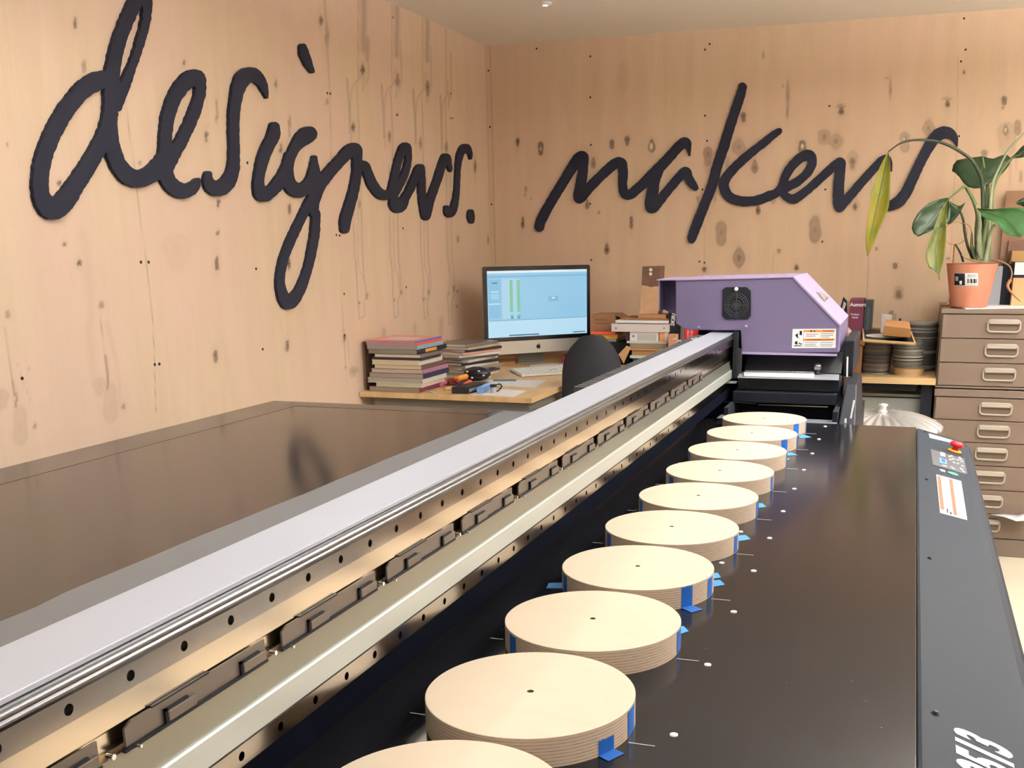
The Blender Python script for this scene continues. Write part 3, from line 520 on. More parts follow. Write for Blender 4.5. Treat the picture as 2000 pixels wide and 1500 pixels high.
cpoly([(1835, 916.5), (1845, 919), (1846, 922.5), (1838, 920.5)], .001, M_paper, 'small_label', cov)
q = onc(1864, 882); b_ = MB(); b_.T = frame(q, (0, 1, 0), -cx); b_.lathe([(0, .0), (.018, 0), (.017, .004), (.008, .005)], 28); es = b_.build('emergency_stop', mat('stop_yellow', (238, 176, 40), .4), cov, weld=True)
b_ = MB(); b_.T = frame(q, (0, 1, 0), -cx); b_.lathe([(.008, .004), (.008, .012), (.016, .014), (.0175, .018), (.0165, .023), (.011, .026), (0, .027)], 28, sharp=False); b_.build('stop_button', mat('stop_red', (214, 32, 48), .3), es)
wl_ = cpoly([(1828.5, 927), (1877, 940), (1889, 1016), (1836, 1002)], .0006, M_white, 'warning_label', cov)
M_red = mat('label_red', (238, 96, 70), .5)
def lerp2(u, v): # bilinear on the warning label; u across, v along
    A = np.array([(1828.5, 927), (1877, 940), (1836, 1002), (1889, 1016)], float); return tuple((A[0] * (1 - u) + A[1] * u) * (1 - v) + (A[2] * (1 - u) + A[3] * u) * v)
def lq(u0, u1, v0, v1): return [lerp2(u0, v0), lerp2(u1, v0), lerp2(u1, v1), lerp2(u0, v1)]
cpoly(lq(.03, .17, .03, .9), .0003, M_red, 'red_band', wl_, .0007); cpoly(lq(.50, .64, .03, .96), .0003, M_red, 'red_band', wl_, .0007)
M_gtxt = mat('print_grey', (150, 150, 150), .6)
for (u, v0, v1) in [(.28, .2, .5), (.36, .1, .45), (.72, .12, .7), (.80, .2, .9), (.88, .1, .95)]: cpoly(lq(u, u + .03, v0, v1), .0002, M_gtxt, 'small_print', wl_, .0007)
cpoly(lq(.26, .32, .84, .95), .0002, M_black, 'warning_pictogram', wl_, .0007); cpoly(lq(.37, .44, .9, .97), .0002, M_black, 'warning_pictogram', wl_, .0007)
for (x, y) in [(1807, 844), (1810, 937), (1815.5, 1091), (1826.5, 1394)]:
    q = onc(x, y); b_ = MB(); b_.T = frame(q, (0, 1, 0), -cx); b_.lathe([(0, .0), (.0048, 0), (.0048, .0004), (.003, .0006), (.003, .003), (.0018, .0034), (0, .0034)], 16); b_.build('cover_screw', M_black, cov, weld=True)
q3 = onc(1957, 1488); p13 = onc(1898, 1428)
MT = frame(Vector((.1235, 1.168, 0)) + Vector((0, 0, .957 - (.1235 - .043) * .0275 / .106 + .0003)), (0, 1, 0), -cx)
def cover_text(body, yend, xbase, size, narrow):
    o_ = Vector((xbase, yend, .957 - (xbase - .043) * .0275 / .106 + .0003)); text(body, size, M_white, cov, frame(o_, (0, 1, 0), -cx) @ Matrix.Diagonal((narrow, 1, 1, 1)), 'model_lettering', shear=.42, bold=.003, ext=.0002, align='RIGHT')
cover_text('JFX200-2513', 1.099, .131, .078, .62)
# ---- gantry beam : cross-section worked out from the photo
GT = bpy.data.objects.new('gantry_beam', None)
YG, YH = .26, 3.42
prof_core = [(-.589, 1.176), (-.524, 1.176), (-.524, 1.118), (-.530, 1.113), (-.530, 1.098), (-.524, 1.0955), (-.519, 1.0695), (-.519, 1.0205), (-.60, 1.0205), (-.60, 1.10)]
g = MB(); g.prism([(x, YG, z) for x, z in prof_core], [(x, YH, z) for x, z in prof_core]); gb = g.build('gantry_beam', M_web, PR)
def yprism(name, prof, m, par, y0=YG, y1=YH, smooth=False, bevel=0.):
    a = MB(); a.prism([(x, y0, z) for x, z in prof], [(x, y1, z) for x, z in prof], smooth=smooth); return a.build(name, m, par, bevel=bevel)
yprism('top_plate', [(-.590, 1.1765), (-.519, 1.1765), (-.519, 1.1812), (-.590, 1.1812)], M_alu, gb, bevel=.0008)
# guide rail under the top plate: ridged dark profile
cr_ = [(-.524, 1.1764), (-.5165, 1.1764), (-.5135, 1.1750), (-.512, 1.1725), (-.5125, 1.1708), (-.5145, 1.1700), (-.5132, 1.1690), (-.5115, 1.1672), (-.513, 1.1660), (-.5125, 1.1640), (-.524, 1.1640)]
yprism('guide_rail', cr_, M_rail, gb, smooth=True)
def holed_strip(name, x, z0, z1, y0, y1, pitch, yoff, rad, m, par, thick=.006):
    a = MB(); n = int((y1 - y0) / pitch); zc = (z0 + z1) / 2; seg = 16
    ys_ = [yoff + k * pitch for k in range(-40, 80) if y0 + pitch * .55 < yoff + k * pitch < y1 - pitch * .55]
    edges = [y0] + [(ys_[i] + ys_[i + 1]) / 2 for i in range(len(ys_) - 1)] + [y1]
    for k, yc in enumerate(ys_):
        ya, yb = edges[k], edges[k + 1]
        out = []; inn = []; back = []
        for j in range(seg):
            th = 2 * math.pi * (j + .5) / seg; c_, s_ = math.cos(th), math.sin(th)
            inn.append((x, yc + rad * c_, zc + rad * s_)); back.append((x - .005, yc + rad * c_, zc + rad * s_))
            hy = (yb - yc) if c_ > 0 else (yc - ya); hz = (z1 - z0) / 2; sc_ = min(hy / max(abs(c_), 1e-6), hz / max(abs(s_), 1e-6)); 
            out.append((x, yc + sc_ * c_, zc + sc_ * s_))
        for (yy, zz) in ((yb, z1), (ya, z1), (ya, z0), (yb, z0)):
            # snap the outline point nearest each corner onto it
            i_ = min(range(seg), key=lambda q_: (out[q_][1] - yy) ** 2 * .08 + (out[q_][2] - zz) ** 2); out[i_] = (x, yy, zz)
        a.add(out + inn, [[j, (j + 1) % seg, seg + (j + 1) % seg, seg + j] for j in range(seg)], 0)
        a.add(inn + back, [[j, (j + 1) % seg, seg + (j + 1) % seg, seg + j] for j in range(seg)], 0, True)
        a.add(back, [list(range(seg))], 1)
    a.add([(x, y0, z1), (x, y1, z1), (x - thick - .004, y1, z1), (x - thick - .004, y0, z1)], [[0, 1, 2, 3]], 0)
    a.add([(x, y0, z0), (x, y1, z0), (x - thick - .004, y1, z0), (x - thick - .004, y0, z0)], [[0, 3, 2, 1]], 0)
    return a.build(name, [m, M_black], par)
holed_strip('rail_face', -.514, 1.1445, 1.1632, YG, YH, .0601, .5112, .0042, M_steel, gb)
holed_strip('lower_rail_face', -.514, 1.0225, 1.0420, YG, YH, .0599, .6882, .0042, M_steel, gb)
yprism('aluminium_bar', [(-.519, 1.0440), (-.5140, 1.0440), (-.5140, 1.0680), (-.5152, 1.0700), (-.519, 1.0700)], M_aluw, gb)
yprism('bar_gap', [(-.5188, 1.0421), (-.5150, 1.0421), (-.5150, 1.0439), (-.5188, 1.0439)], M_black, gb)
yprism('black_skirt', [(-.60, .99), (-.5155, .99), (-.5155, 1.0223), (-.60, 1.0202)], M_skirt, gb, YG, YH)
MB().box(-.78, -.487, 3.45, 3.47, .5, 1.02).build('black_backing', M_skirt, PR)  # black backing added to close the see-through gap below the beam end
yprism('dull_lower_web', [(-.5238, 1.0958), (-.5185, 1.0705), (-.5180, 1.0702), (-.5230, 1.0962)], M_webd, gb)
# clips along the slot
SB_ = [.36, .567, .771, .978, 1.2]
for i in range(12):
    y0 = .36 + .2065 * i; y1 = y0 + .185
    if y1 > 3.3: break
    t_ = MB(); X0 = -.5225; z0, z1 = 1.0985, 1.1165
    q_ = [(y0, z0), (y1 - .006, z0), (y1 - .006, z1), (y0 + .008, z1), (y0, z1 - .004)]
    t_.prism([(X0 - .001, y, z) for y, z in q_], [(X0 + .001, y, z) for y, z in q_])
    br = t_.build('cable_bracket', M_brk, gb, weld=True)
    MB().box(X0, X0 + .0035, y0 - .004, y1 - .006, z0 - .0028, z0 - .0002).build('bracket_gap', M_black, br)
    MB().box(X0 - .001, X0 + .0016, y0 + .03, y0 + .10, z1 - .0002, z1 + .0012).build('bracket_edge', M_black, br)
    for (ya, yb) in ((y0 + .042, y0 + .078), (y0 + .14, y0 + .176)):
        MB().box(X0 + .001, X0 + .0045, ya + .0025, yb, z0 + .0005, z0 + .0095).build('cable_clip', M_brk, br, bevel=.0008)
        MB().box(X0 + .001, X0 + .0035, ya, ya + .0025, z0, z0 + .0115).box(X0 + .001, X0 + .0035, ya, yb - .008, z0 + .0096, z0 + .0115).build('clip_edge', M_black, br)
    MB().cyl((X0, y1 + .003, z0 + .002), (X0 + .006, y1 + .003, z0 + .002), .0024, 6).build('bolt', M_chrome, br); MB().cyl((X0, y0 + .008, z0 - .002), (X0 + .0075, y0 + .008, z0 - .002), .0014, 10).build('bolt', M_chrome, br)
# cable chain riding on a tray behind the beam
ch = MB().box(-.634, -.592, 1.9, 3.28, 1.135, 1.139).build('chain_tray', M_dkgrey, gb)
a = MB(); k = 0; y = 2.0
while y < 3.26:
    a.box(-.628, -.598, y, y + .015, 1.139, 1.1760); a.box(-.622, -.602, y + .015, y + .0265, 1.142, 1.1620, 1); y += .0265
tag(a.build('cable_chain', [mat('chain_grey', (70, 72, 75), .5), M_black], gb, bevel=0), kind=None)
for (x, y) in [(1318, 664), (1327, 667), (1352, 663), (1359, 662)]:
    q = at_z(x, y, 1.1812); MB().lathe([(.006, 1.1812), (.006, 1.1835), (.003, 1.186), (0, 1.186)], 12, 0, (q.x, q.y)).build('cap_bolt', M_chrome, gb)
# ---- print head housing
YP = 3.30; DP = .42
def pf(x, y, Y=YP): return at_y(x, y, Y)
out = [(1319.5, 548), (1549, 542.4), (1640, 636), (1638, 689), (1448, 689.5), (1446.4, 645.5), (1356, 645), (1338, 643), (1320, 632)]
F_ = [pf(x, y) for x, y in out]; 
B_ = [p + Vector((0, DP, 0)) for p in F_]
hs = MB(); hs.prism(F_, B_); hd = hs.build('head_housing', M_purple, PR, bevel=.0025)
# thin flange that stands proud round the right and bottom edges
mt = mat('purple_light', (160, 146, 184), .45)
lowr = MB(); 
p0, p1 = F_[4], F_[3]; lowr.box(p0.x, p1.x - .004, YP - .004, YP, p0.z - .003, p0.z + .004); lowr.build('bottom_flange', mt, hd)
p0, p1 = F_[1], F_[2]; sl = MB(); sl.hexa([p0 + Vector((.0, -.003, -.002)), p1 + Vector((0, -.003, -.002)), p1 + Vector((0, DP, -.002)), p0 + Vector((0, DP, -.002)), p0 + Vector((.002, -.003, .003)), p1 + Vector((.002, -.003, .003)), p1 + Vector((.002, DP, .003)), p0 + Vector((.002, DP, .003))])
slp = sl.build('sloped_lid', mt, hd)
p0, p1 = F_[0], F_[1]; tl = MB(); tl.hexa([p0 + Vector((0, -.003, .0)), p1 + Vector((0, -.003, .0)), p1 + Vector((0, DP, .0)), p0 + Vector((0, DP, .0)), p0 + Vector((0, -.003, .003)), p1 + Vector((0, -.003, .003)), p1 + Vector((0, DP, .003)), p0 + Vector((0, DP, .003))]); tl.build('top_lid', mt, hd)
# window with grey graphic on the slope
def on_slope(x, y):
    n_ = (F_[2] - F_[1]).cross(Vector((0, 1, 0))).normalized(); n_ = -n_ if n_.z < 0 else n_; D = Vector(ray(x, y)); o_ = Vector((0, 0, EZ)); P0 = F_[1] + Vector((.002, 0, .0035)); return o_ + D * ((P0 - o_).dot(n_) / D.dot(n_)), n_
A = [on_slope(x, y) for x, y in [(1594, 570.5), (1606, 573), (1618, 582), (1610, 589.5), (1603, 582)]]; nn = A[0][1]
MB().prism([p for p, _ in A], [p + nn * .001 for p, _ in A]).build('slope_badge', mat('badge_grey', (120, 122, 120), .3, metal=.4), slp, weld=True)
A = [on_slope(x, y)[0] + nn * .001 for x, y in [(1599, 572.5), (1606, 575), (1614.5, 582), (1609, 586.5), (1604, 580)]]
MB().prism(A, [p + nn * .0008 for p in A]).build('badge_graphic', mat('badge_light', (140, 140, 132), .4), slp, weld=True)
# fan
fp = [(1411.5, 566), (1417, 561), (1458, 560.5), (1466.5, 568), (1466.5, 617), (1460, 623.5), (1440, 623), (1438, 624), (1430, 623.5), (1418, 624), (1410.5, 617)]
A = [pf(x, y) for x, y in fp]; fan = MB().prism(A, [p + Vector((0, -.004, 0)) for p in A]).build('fan_grille', M_blackm, hd, weld=True)
fc = pf(1438.5, 596); M_fan = mat('fan_ring', (46, 50, 52), .45)
for rr in (.036, .030, .024, .014):
    a = MB(); a.tube([(fc.x + rr * math.cos(t), YP - .0045, fc.z + rr * math.sin(t)) for t in [k * 2 * math.pi / 32 for k in range(33)]], .0011, 6); a.build('fan_ring', M_fan, fan)
a = MB(); a.cyl((fc.x, YP - .0048, fc.z), (fc.x, YP - .006, fc.z), .010, 20); a.box(fc.x - .037, fc.x + .037, YP - .0056, YP - .004, fc.z - .001, fc.z + .001); a.box(fc.x - .001, fc.x + .001, YP - .0056, YP - .004, fc.z - .037, fc.z + .037); a.build('fan_hub', M_fan, fan)
def dome_screw(c, r_, par, m=M_chrome, ax=(0, -1, 0), name='housing_screw'):
    b_ = MB(); z = Vector(ax); x = Vector((1, 0, 0)) if abs(z.x) < .8 else Vector((0, 1, 0)); y_ = z.cross(x).normalized(); b_.T = frame(c, x, y_)
    if b_.T.col[2].xyz.dot(z) < 0: b_.T = frame(c, x, -y_)
    b_.lathe([(r_, 0), (r_ * .95, r_ * .3), (r_ * .5, r_ * .5), (0, r_ * .55)], 14, sharp=False); return b_.build(name, m, par)
dome_screw(pf(1438.5, 564.5) + Vector((0, -.004, 0)), .0062, fan, M_white, name='fan_screw'); dome_screw(pf(1457, 637.5), .0048, hd, mt); dome_screw(pf(1364.5, 639), .004, hd, mt)
for (x, d_) in [(-.66, .22), (-.60, .06), (-.555, .22), (-.43, .06), (-.39, .2)]: dome_screw(Vector((x, YP + d_, F_[0].z + .0035 + (F_[1].z - F_[0].z) * (x - F_[0].x) / (F_[1].x - F_[0].x))), .005, hd, mt, (0, 0, 1))
# warning label on the housing
def hl(u, v): A = np.array([(1548, 642.5), (1633, 642), (1546.5, 680), (1632, 679.5)]); return tuple((A[0] * (1 - u) + A[1] * u) * (1 - v) + (A[2] * (1 - u) + A[3] * u) * v)
def hrect(u0, u1, v0, v1, dz, m, name, par, poly=None):
    pts = [hl(u0, v0), hl(u1, v0), hl(u1, v1), hl(u0, v1)] if poly is None else [hl(*p) for p in poly]
    A = [pf(x, y) + Vector((0, -dz, 0)) for x, y in pts]; return MB().prism(A, [p + Vector((0, -.0004, 0)) for p in A]).build(name, m, par, weld=True)
hw = hrect(0, 1, 0, 1, .0, M_paper, 'warning_label', hd)
hrect(.26, .97, .06, .17, .0004, M_orange, 'orange_band', hw); hrect(.26, .97, .51, .62, .0004, M_orange, 'orange_band', hw); hrect(.255, .262, .05, .95, .0004, M_gtxt, 'divider_line', hw); hrect(.615, .62, .2, .95, .0004, M_gtxt, 'divider_line', hw)
for (u0, u1, v) in [(.31, .59, .26), (.31, .53, .36), (.65, .95, .22), (.65, .94, .32), (.65, .86, .41), (.29, .58, .69), (.29, .54, .79), (.29, .58, .88), (.65, .95, .69), (.65, .95, .79), (.65, .92, .88)]: hrect(u0, u1, v, v + .04, .0004, M_gtxt, 'small_print', hw)
hrect(.165, .22, .1, .32, .0004, M_black, 'warning_pictogram', hw); hrect(0, 0, 0, 0, .0004, M_black, 'warning_pictogram', hw, [(.06, .30), (.10, .27), (.12, .2), (.13, .3), (.13, .42), (.17, .5), (.1, .44), (.08, .36)])
hrect(0, 0, 0, 0, .0004, M_black, 'warning_pictogram', hw, [(.06, .75), (.08, .64), (.12, .64), (.13, .8), (.1, .82)]); hrect(0, 0, 0, 0, .0004, M_black, 'warning_pictogram', hw, [(.15, .7), (.18, .74), (.23, .77), (.22, .82), (.16, .78)]); hrect(.05, .22, .86, .9, .0004, M_black, 'warning_pictogram', hw)
hrect(.41, .45, .075, .155, .0008, M_black, 'warning_symbol', hw); hrect(.49, .52, .075, .155, .0008, M_black, 'warning_symbol', hw); hrect(.70, .95, .085, .145, .0008, mat('orange_dark', (150, 88, 40), .5), 'warning_word', hw); hrect(.33, .95, .535, .6, .0008, MATS['orange_dark'], 'warning_word', hw)
# recessed hood at the left end
q0, q1, q2, q3, q4 = [at_y(x, y, 3.42) for x, y in [(1297, 546), (1322, 546), (1322, 614), (1312, 612), (1298, 605)]]
A = [q0, q1 + Vector((.02, 0, 0)), q2 + Vector((.02, 0, 0)), q3, q4]; rh = MB().prism(A, [p + Vector((0, .24, 0)) for p in A]).build('rear_hood', M_purpled, hd, weld=True)
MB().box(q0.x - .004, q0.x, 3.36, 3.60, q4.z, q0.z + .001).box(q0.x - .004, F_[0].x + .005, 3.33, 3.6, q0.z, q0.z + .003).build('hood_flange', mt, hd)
# black plate where the beam enters the housing
MB().box(-.512, -.500, 3.27, 3.60, 1.045, 1.186).box(-.652, -.512, 3.44, 3.46, 1.0, 1.186).build('end_plate', M_blackm, PR)
MB().box(-.500, -.488, 3.285, 3.30, 1.045, 1.135).build('end_bracket', M_dkgrey, PR, bevel=.001)
q = pf(1434, 747, 3.25); MB().box(q.x - .012, q.x + .008, 3.24, 3.27, q.z - .002, q.z + .002).build('bracket_tab', mat('tab_light', (190, 190, 188), .4), PR)
# ---- maintenance station under the housing
st = MB(); st.box(-.486, -.186, 3.40, 3.78, .55, 1.125); ms = st.build('maintenance_station', M_black, PR, bevel=.003)
st = MB(); st.hexa([(-.486, 3.34, 1.06), (-.19, 3.34, 1.06), (-.19, 3.40, 1.06), (-.486, 3.40, 1.06), (-.480, 3.398, 1.122), (-.186, 3.398, 1.122), (-.186, 3.40, 1.122), (-.480, 3.40, 1.122)]); st.build('upper_panel', mat('black_satin', (38, 40, 42), .45), ms)
pl = [at_z(1440, 738, 1.056), at_z(1638, 743, 1.056), at_z(1641, 717, 1.056), at_z(1446, 727, 1.056)]
tray = MB().prism(pl, [p + Vector((0, 0, .0015)) for p in pl]).build('drip_tray', mat('tray_steel', (176, 180, 190), .35, metal=.3), ms, weld=True)
wp = [at_z(x, y, 1.059) for x, y in [(1453, 727.5), (1591, 730), (1589, 739), (1453, 734.5)]]; MB().prism(wp, [p + Vector((0, 0, .002)) for p in wp]).build('white_wiper', mat('wiper_white', (250, 250, 252), .4), tray, weld=True)
lev = [at_z(x, y, 1.062) for x, y in [(1456, 724.5), (1590, 727)]]; MB().cyl(lev[0], lev[1], .0022, 8).build('lever_rod', M_chrome, tray)
kb = at_z(1596, 731, 1.058); MB().lathe([(.011, kb.z), (.010, kb.z + .004), (.006, kb.z + .008), (.0055, kb.z + .012)], 20, 0, (kb.x, kb.y), sharp=False).build('knob_neck', M_black, tray); MB().sphere(kb + Vector((0, 0, .0225)), .0125, 24).build('ball_knob', mat('knob_grey', (130, 132, 134), .15, metal=.8), tray)
st = MB(); st.box(-.486, -.186, 3.22, 3.40, 1.018, 1.0545); st.build('front_panel', M_black, ms, bevel=.002)
st = MB(); st.box(-.494, -.190, 3.18, 3.40, .985, 1.0165); st.build('front_panel', M_black, ms, bevel=.002)
for (x, y) in [(1460, 752), (1595, 756)]: dome_screw(at_y(x, y, 3.22), .0035, ms, M_dkgrey, name='panel_screw')
st = MB(); st.box(-.50, -.488, 3.06, 3.40, .93, .984).box(-.19, -.176, 3.06, 3.40, .93, .984).box(-.50, -.19, 3.30, 3.40, .93, .984); st.build('recess_walls', M_blackm, ms)
p0 = at_y(1482, 790, 3.18); p1 = at_y(1617, 794.5, 3.18); MB().hexa([p0 + Vector((0, -.003, -.0015)), p1 + Vector((0, -.003, -.0015)), p1 + Vector((0, 0, -.0015)), p0 + Vector((0, 0, -.0015)), p0 + Vector((0, -.003, .001)), p1 + Vector((0, -.003, .001)), p1 + Vector((0, 0, .001)), p0 + Vector((0, 0, .001))]).build('bright_trim', M_chrome, ms)
p0 = at_y(1415, 784.5, 3.18); p1 = at_y(1478, 788.5, 3.18); MB().cyl(p0, p1, .0008, 6).build('thin_trim', M_dkgrey, ms)
MB().box(-.50, -.176, YE + .002, 3.10, .945, .9545).build('base_strip', M_steelg, PR)
q = at_z(1406, 812, .965); MB().hexa([at_z(x, y, .96) for x, y in [(1399, 817), (1415, 817), (1415, 809), (1409, 809)]] + [at_z(x, y, .963) for x, y in [(1399, 817), (1415, 817), (1415, 809), (1409, 809)]]).build('guide_tab', M_steelg, PR)
sf = MB(); sf.hexa([(-.176, 3.06, .93), (-.125, 3.06, .93), (-.125, 3.5, .93), (-.176, 3.5, .93), (-.166, 3.20, 1.045), (-.134, 3.20, 1.045), (-.134, 3.5, 1.045), (-.166, 3.5, 1.045)])
sf.build('side_frame', M_black, PR, bevel=.004)
MB().box(-.176, -.126, 3.06, 3.7, .55, .93).build('side_cabinet', M_black, PR)
MB().box(-.186, -.156, 3.36, 3.75, 1.05, 1.16).build('side_block', M_black, PR, bevel=.004)
for (x0, y0, x1, y1, Y) in [(1655, 697, 1654, 736, 3.355), (1668, 782, 1661, 818, 3.10), (1651.5, 818, 1651, 826, 3.055)]:
    p0, p1 = at_y(x0, y0, Y), at_y(x1, y1, Y); MB().tube([p0, p1], .0028, 8).build('light_slot', M_paper, PR)
# ---- alignment marks and white plugs on the bed
DX, DY0, DYS, DR, DT = -.3587, .9808, .2369, .1125, .0325
yc = [DY0 + k * DYS for k in range(-1, 9)]
for k, y in enumerate(yc):
    MB().box(DX + DR + .002, DX + DR + .030, y - .024, y - .0232, BED, BED + .0004).build('alignment_mark', M_white, bed)
    MB().box(DX - DR - .020, DX - DR - .002, y - .024, y - .0232, BED, BED + .0004).build('alignment_mark', M_white, bed)
for (x, y) in [(1316, 1436), (1382, 1299), (1433, 1195.5), (1472, 1115.5), (1503, 1051.5), (1529.5, 999), (1551.5, 955), (1570, 918), (1586.5, 886), (1599.5, 858), (1612, 833), (1409.5, 1099.8), (1446.5, 1039), (1342, 1199.5)][:13]:
    q = at_z(x, y, BED); MB().lathe([(.0045, BED + .0001), (.0045, BED + .0012), (.003, BED + .0018), (.0015, BED + .0018), (0, BED + .0010)], 16, 0, (q.x, q.y), sharp=False).build('bed_plug', M_white, bed)

# ------------------------------------------------------------------ plywood discs on the bed
M_dt = disc_top_mat(); M_de = ply_edge_mat()
def disc_mesh():
    a = MB(); R_, T_ = DR, DT
    a.lathe([(0, .004), (.0038, .004), (.0038, T_), (R_ - .0006, T_), (R_, T_ - .0006), (R_, 0), (0, 0)], 160, 0, mis=[2, 2, 0, 0, 1, 1]); return a
ORD = ['nearest plywood disc, mostly cut off by the bottom edge', 'second plywood disc from the viewer, blue tape folded out at its lower right', 'third plywood disc from the viewer, blue tape at its left and right', 'fourth plywood disc from the viewer, wide blue tape strip on its front right side',
       'fifth plywood disc from the viewer, one blue tape tab beside a white plug', 'sixth plywood disc from the viewer, middle of the row', 'seventh plywood disc from the viewer, blue tape left and right without tabs', 'eighth plywood disc from the viewer, third from the purple housing', 'ninth plywood disc from the viewer, second from the purple housing', 'farthest plywood disc of the row, next to the black station']
pd = None
def theta_of(c, px, py, z):
    best = (1e9, 0)
    for k in range(720):
        t = k * math.pi / 360; p = (c[0] + DR * math.cos(t), c[1] + DR * math.sin(t), z); q = proj([p])[0]
        vis = (p[0] * math.cos(t) + p[1] * math.sin(t)) < 0    # facing the camera
        e = (q[0] - px) ** 2 + ((q[1] - py) * .25) ** 2 + (0 if vis else 400)
        if e < best[0]: best = (e, t)
    return best[1]
# tape: (disc, px, py on the side, width m, flap length m, top fraction)
TP = [(1, 1186, 1478, .022, .014, .52), (1, 1233, 1410, .022, 0, .9), (2, 1002, 1262, .017, 0, .92), (2, 1325, 1240, .020, 0, .9), (3, 1104, 1140, .018, 0, .9), (3, 1342, 1168, .020, .022, .96), (3, 1387, 1152, .020, 0, .9), (4, 1189, 1056, .018, 0, .9), (4, 1438, 1070, .018, 0, .9),
      (5, 1252, 990, .018, 0, .9), (5, 1479, 1000, .016, 0, .9), (6, 1311, 942, .02, 0, .86), (6, 1508, 950, .016, 0, .9), (7, 1346, 897, .016, 0, .9), (7, 1537, 905, .014, 0, .9), (8, 1532, 866, .020, 0, .95), (8, 1558, 880, .014, 0, .9), (9, 1555, 835, .02, 0, .95), (9, 1575, 845, .014, 0, .9)]
# loose tabs of tape stuck flat on the bed, sticking out from behind discs: (disc, pixel polygon)
TT = [(2, [(1329, 1224), (1335, 1223), (1345, 1233), (1330, 1238)]), (3, [(1072, 1139), (1098, 1138), (1098, 1149), (1067, 1149)]), (3, [(1394, 1119), (1402, 1119), (1408, 1128), (1394, 1130)]), (3, [(1394, 1134), (1406, 1133), (1416, 1142), (1394, 1146)]), (4, [(1443, 1046), (1456, 1045), (1466, 1053), (1443, 1057)]),
      (5, [(1482, 983), (1489, 983), (1497, 990), (1482, 992)]), (7, [(1537, 896), (1541, 895), (1543, 897), (1537, 899)]), (7, [(1538, 884), (1546, 884), (1558, 889), (1538, 890)]), (8, [(1559, 852), (1569, 849), (1585, 854), (1564, 856)]), (1, [(1172, 1486), (1196, 1474), (1217, 1494), (1180, 1499)])][:9]
for k, y in enumerate(yc):
    loc = (DX, y, BED)
    if pd is None: pd = disc_mesh().build('plywood_disc', [M_dt, M_de, mat('hole_dark', (112, 100, 70), .8)], None, local=True); o = pd
    else: o = pd.copy(); COL.objects.link(o)
    o.location = loc; o.rotation_euler = (0, 0, 0); tag(o, ORD[k] if k else ORD[0], 'disc', 'plywood discs in a row on the bed')
    for (di, px, py, w_, fl, tf) in TP:
        if di != k: continue
        th = theta_of(loc, px, py, BED + DT * .5); hw_ = w_ / 2 / DR; G = []
        zs_ = [DT * tf, DT * .5, .0012] ; n_ = 7; rs = np.random.RandomState(int(px))
        for zi, z in enumerate(zs_): G.append([Vector((DX + (DR + .0005) * math.cos(th + hw_ * (2 * j / n_ - 1)), y + (DR + .0005) * math.sin(th + hw_ * (2 * j / n_ - 1)), BED + z + (rs.uniform(-.0008, .0008) if zi == 0 else 0))) for j in range(n_ + 1)])
        if fl:
            for e_, zz in ((.003, .0010), (fl, .0007)): G.append([Vector((DX + (DR + e_) * math.cos(th) - (w_ / 2) * (2 * j / n_ - 1) * math.sin(th) * 1.05, y + (DR + e_) * math.sin(th) + (w_ / 2) * (2 * j / n_ - 1) * math.cos(th) * 1.05, BED + zz)) for j in range(n_ + 1)])
        a = MB().grid(G, 0, False); a.build('masking_tape', M_tape, o, solid=.0002)
    for (di, P_) in TT:
        if di != k: continue
        A = [at_z(x, yy, BED + .0004) for x, yy in P_]; MB().prism(A, [p + Vector((0, 0, .0003)) for p in A]).build('masking_tape', mat('masking_tape_tab', (70, 150, 225), .5), o, weld=True)

# ================================================================== desks
TZ = .82
def gbox(name, label, cat, P, z, h, m, group=None, bevel=.0, parent=None, pname=None, tilt=0):
    """box standing on height z; P = three or four ground corners in photo pixels"""
    A = [at_z(x, y, z) if not isinstance(x, Vector) else x for x, y in P]
    if len(A) == 3: A.append(A[0] + A[2] - A[1])
    o = MB().hexa(A + [p + Vector((0, 0, h)) for p in A]).build(name, m, parent, bevel=bevel, weld=True)
    if parent is None: tag(o, label, cat, group)
    return o
def fb(x0, y0, x1, y1, Y, depth):
    p, q = at_y(x0, y1, Y), at_y(x1, y0, Y); p2, q2 = at_y(x1, y1, Y), at_y(x0, y0, Y)
    return (p.x + q2.x) / 2, (q.x + p2.x) / 2, Y, Y + depth, (p.z + p2.z) / 2, (q.z + q2.z) / 2
def fbox(name, label, cat, x0, y0, x1, y1, Y, depth, m, z=None, group=None, bevel=.001):
    X0, X1, Y0, Y1, Z0, Z1 = fb(x0, y0, x1, y1, Y, depth)
    if z is not None: Z0 = z
    o = MB().box(X0, X1, Y0, Y1, Z0, Z1).build(name, m, None, bevel=bevel); tag(o, label, cat, group); return o, (X0, X1, Y0, Y1, Z0, Z1)
DK = thing('desk', 'birch-topped desk with grey metal frame along the left wall', 'desk', (-1.92, 5.0, 0))
dt = MB(); dt.box(-2.325, -1.505, 4.2, 5.82, .797, TZ); dt.build('desk_top', M_desk, DK, bevel=.0015)
MB().box(-2.27, -1.53, 4.23, 4.27, .745, .796).box(-2.27, -2.23, 4.27, 5.75, .755, .796).box(-1.57, -1.53, 4.27, 5.75, .755, .796).build('frame_rail', M_dframe, DK)
for (x, y) in [(-2.2, 4.3), (-1.6, 4.3), (-2.2, 5.7), (-1.6, 5.7)]: MB().box(x - .03, x + .03, y - .03, y + .03, 0, .755).build('leg', M_dframe, DK)
MB().box(-2.04, -1.99, 4.228, 4.24, .70, .745).build('frame_bracket', M_dframe, DK)
MB().box(-1.9, -1.56, 4.235, 4.25, .715, .742).build('cable_tray', mat('tray_pale', (158, 158, 150), .5), DK)
WB = thing('workbench', 'plywood-topped workbench along the back wall behind the printer', 'workbench', (-.68, 5.5, 0)); WZ = .832
M_wpe = ply_edge_mat('bench_ply_edge', (214, 184, 134), (170, 134, 92), .009)
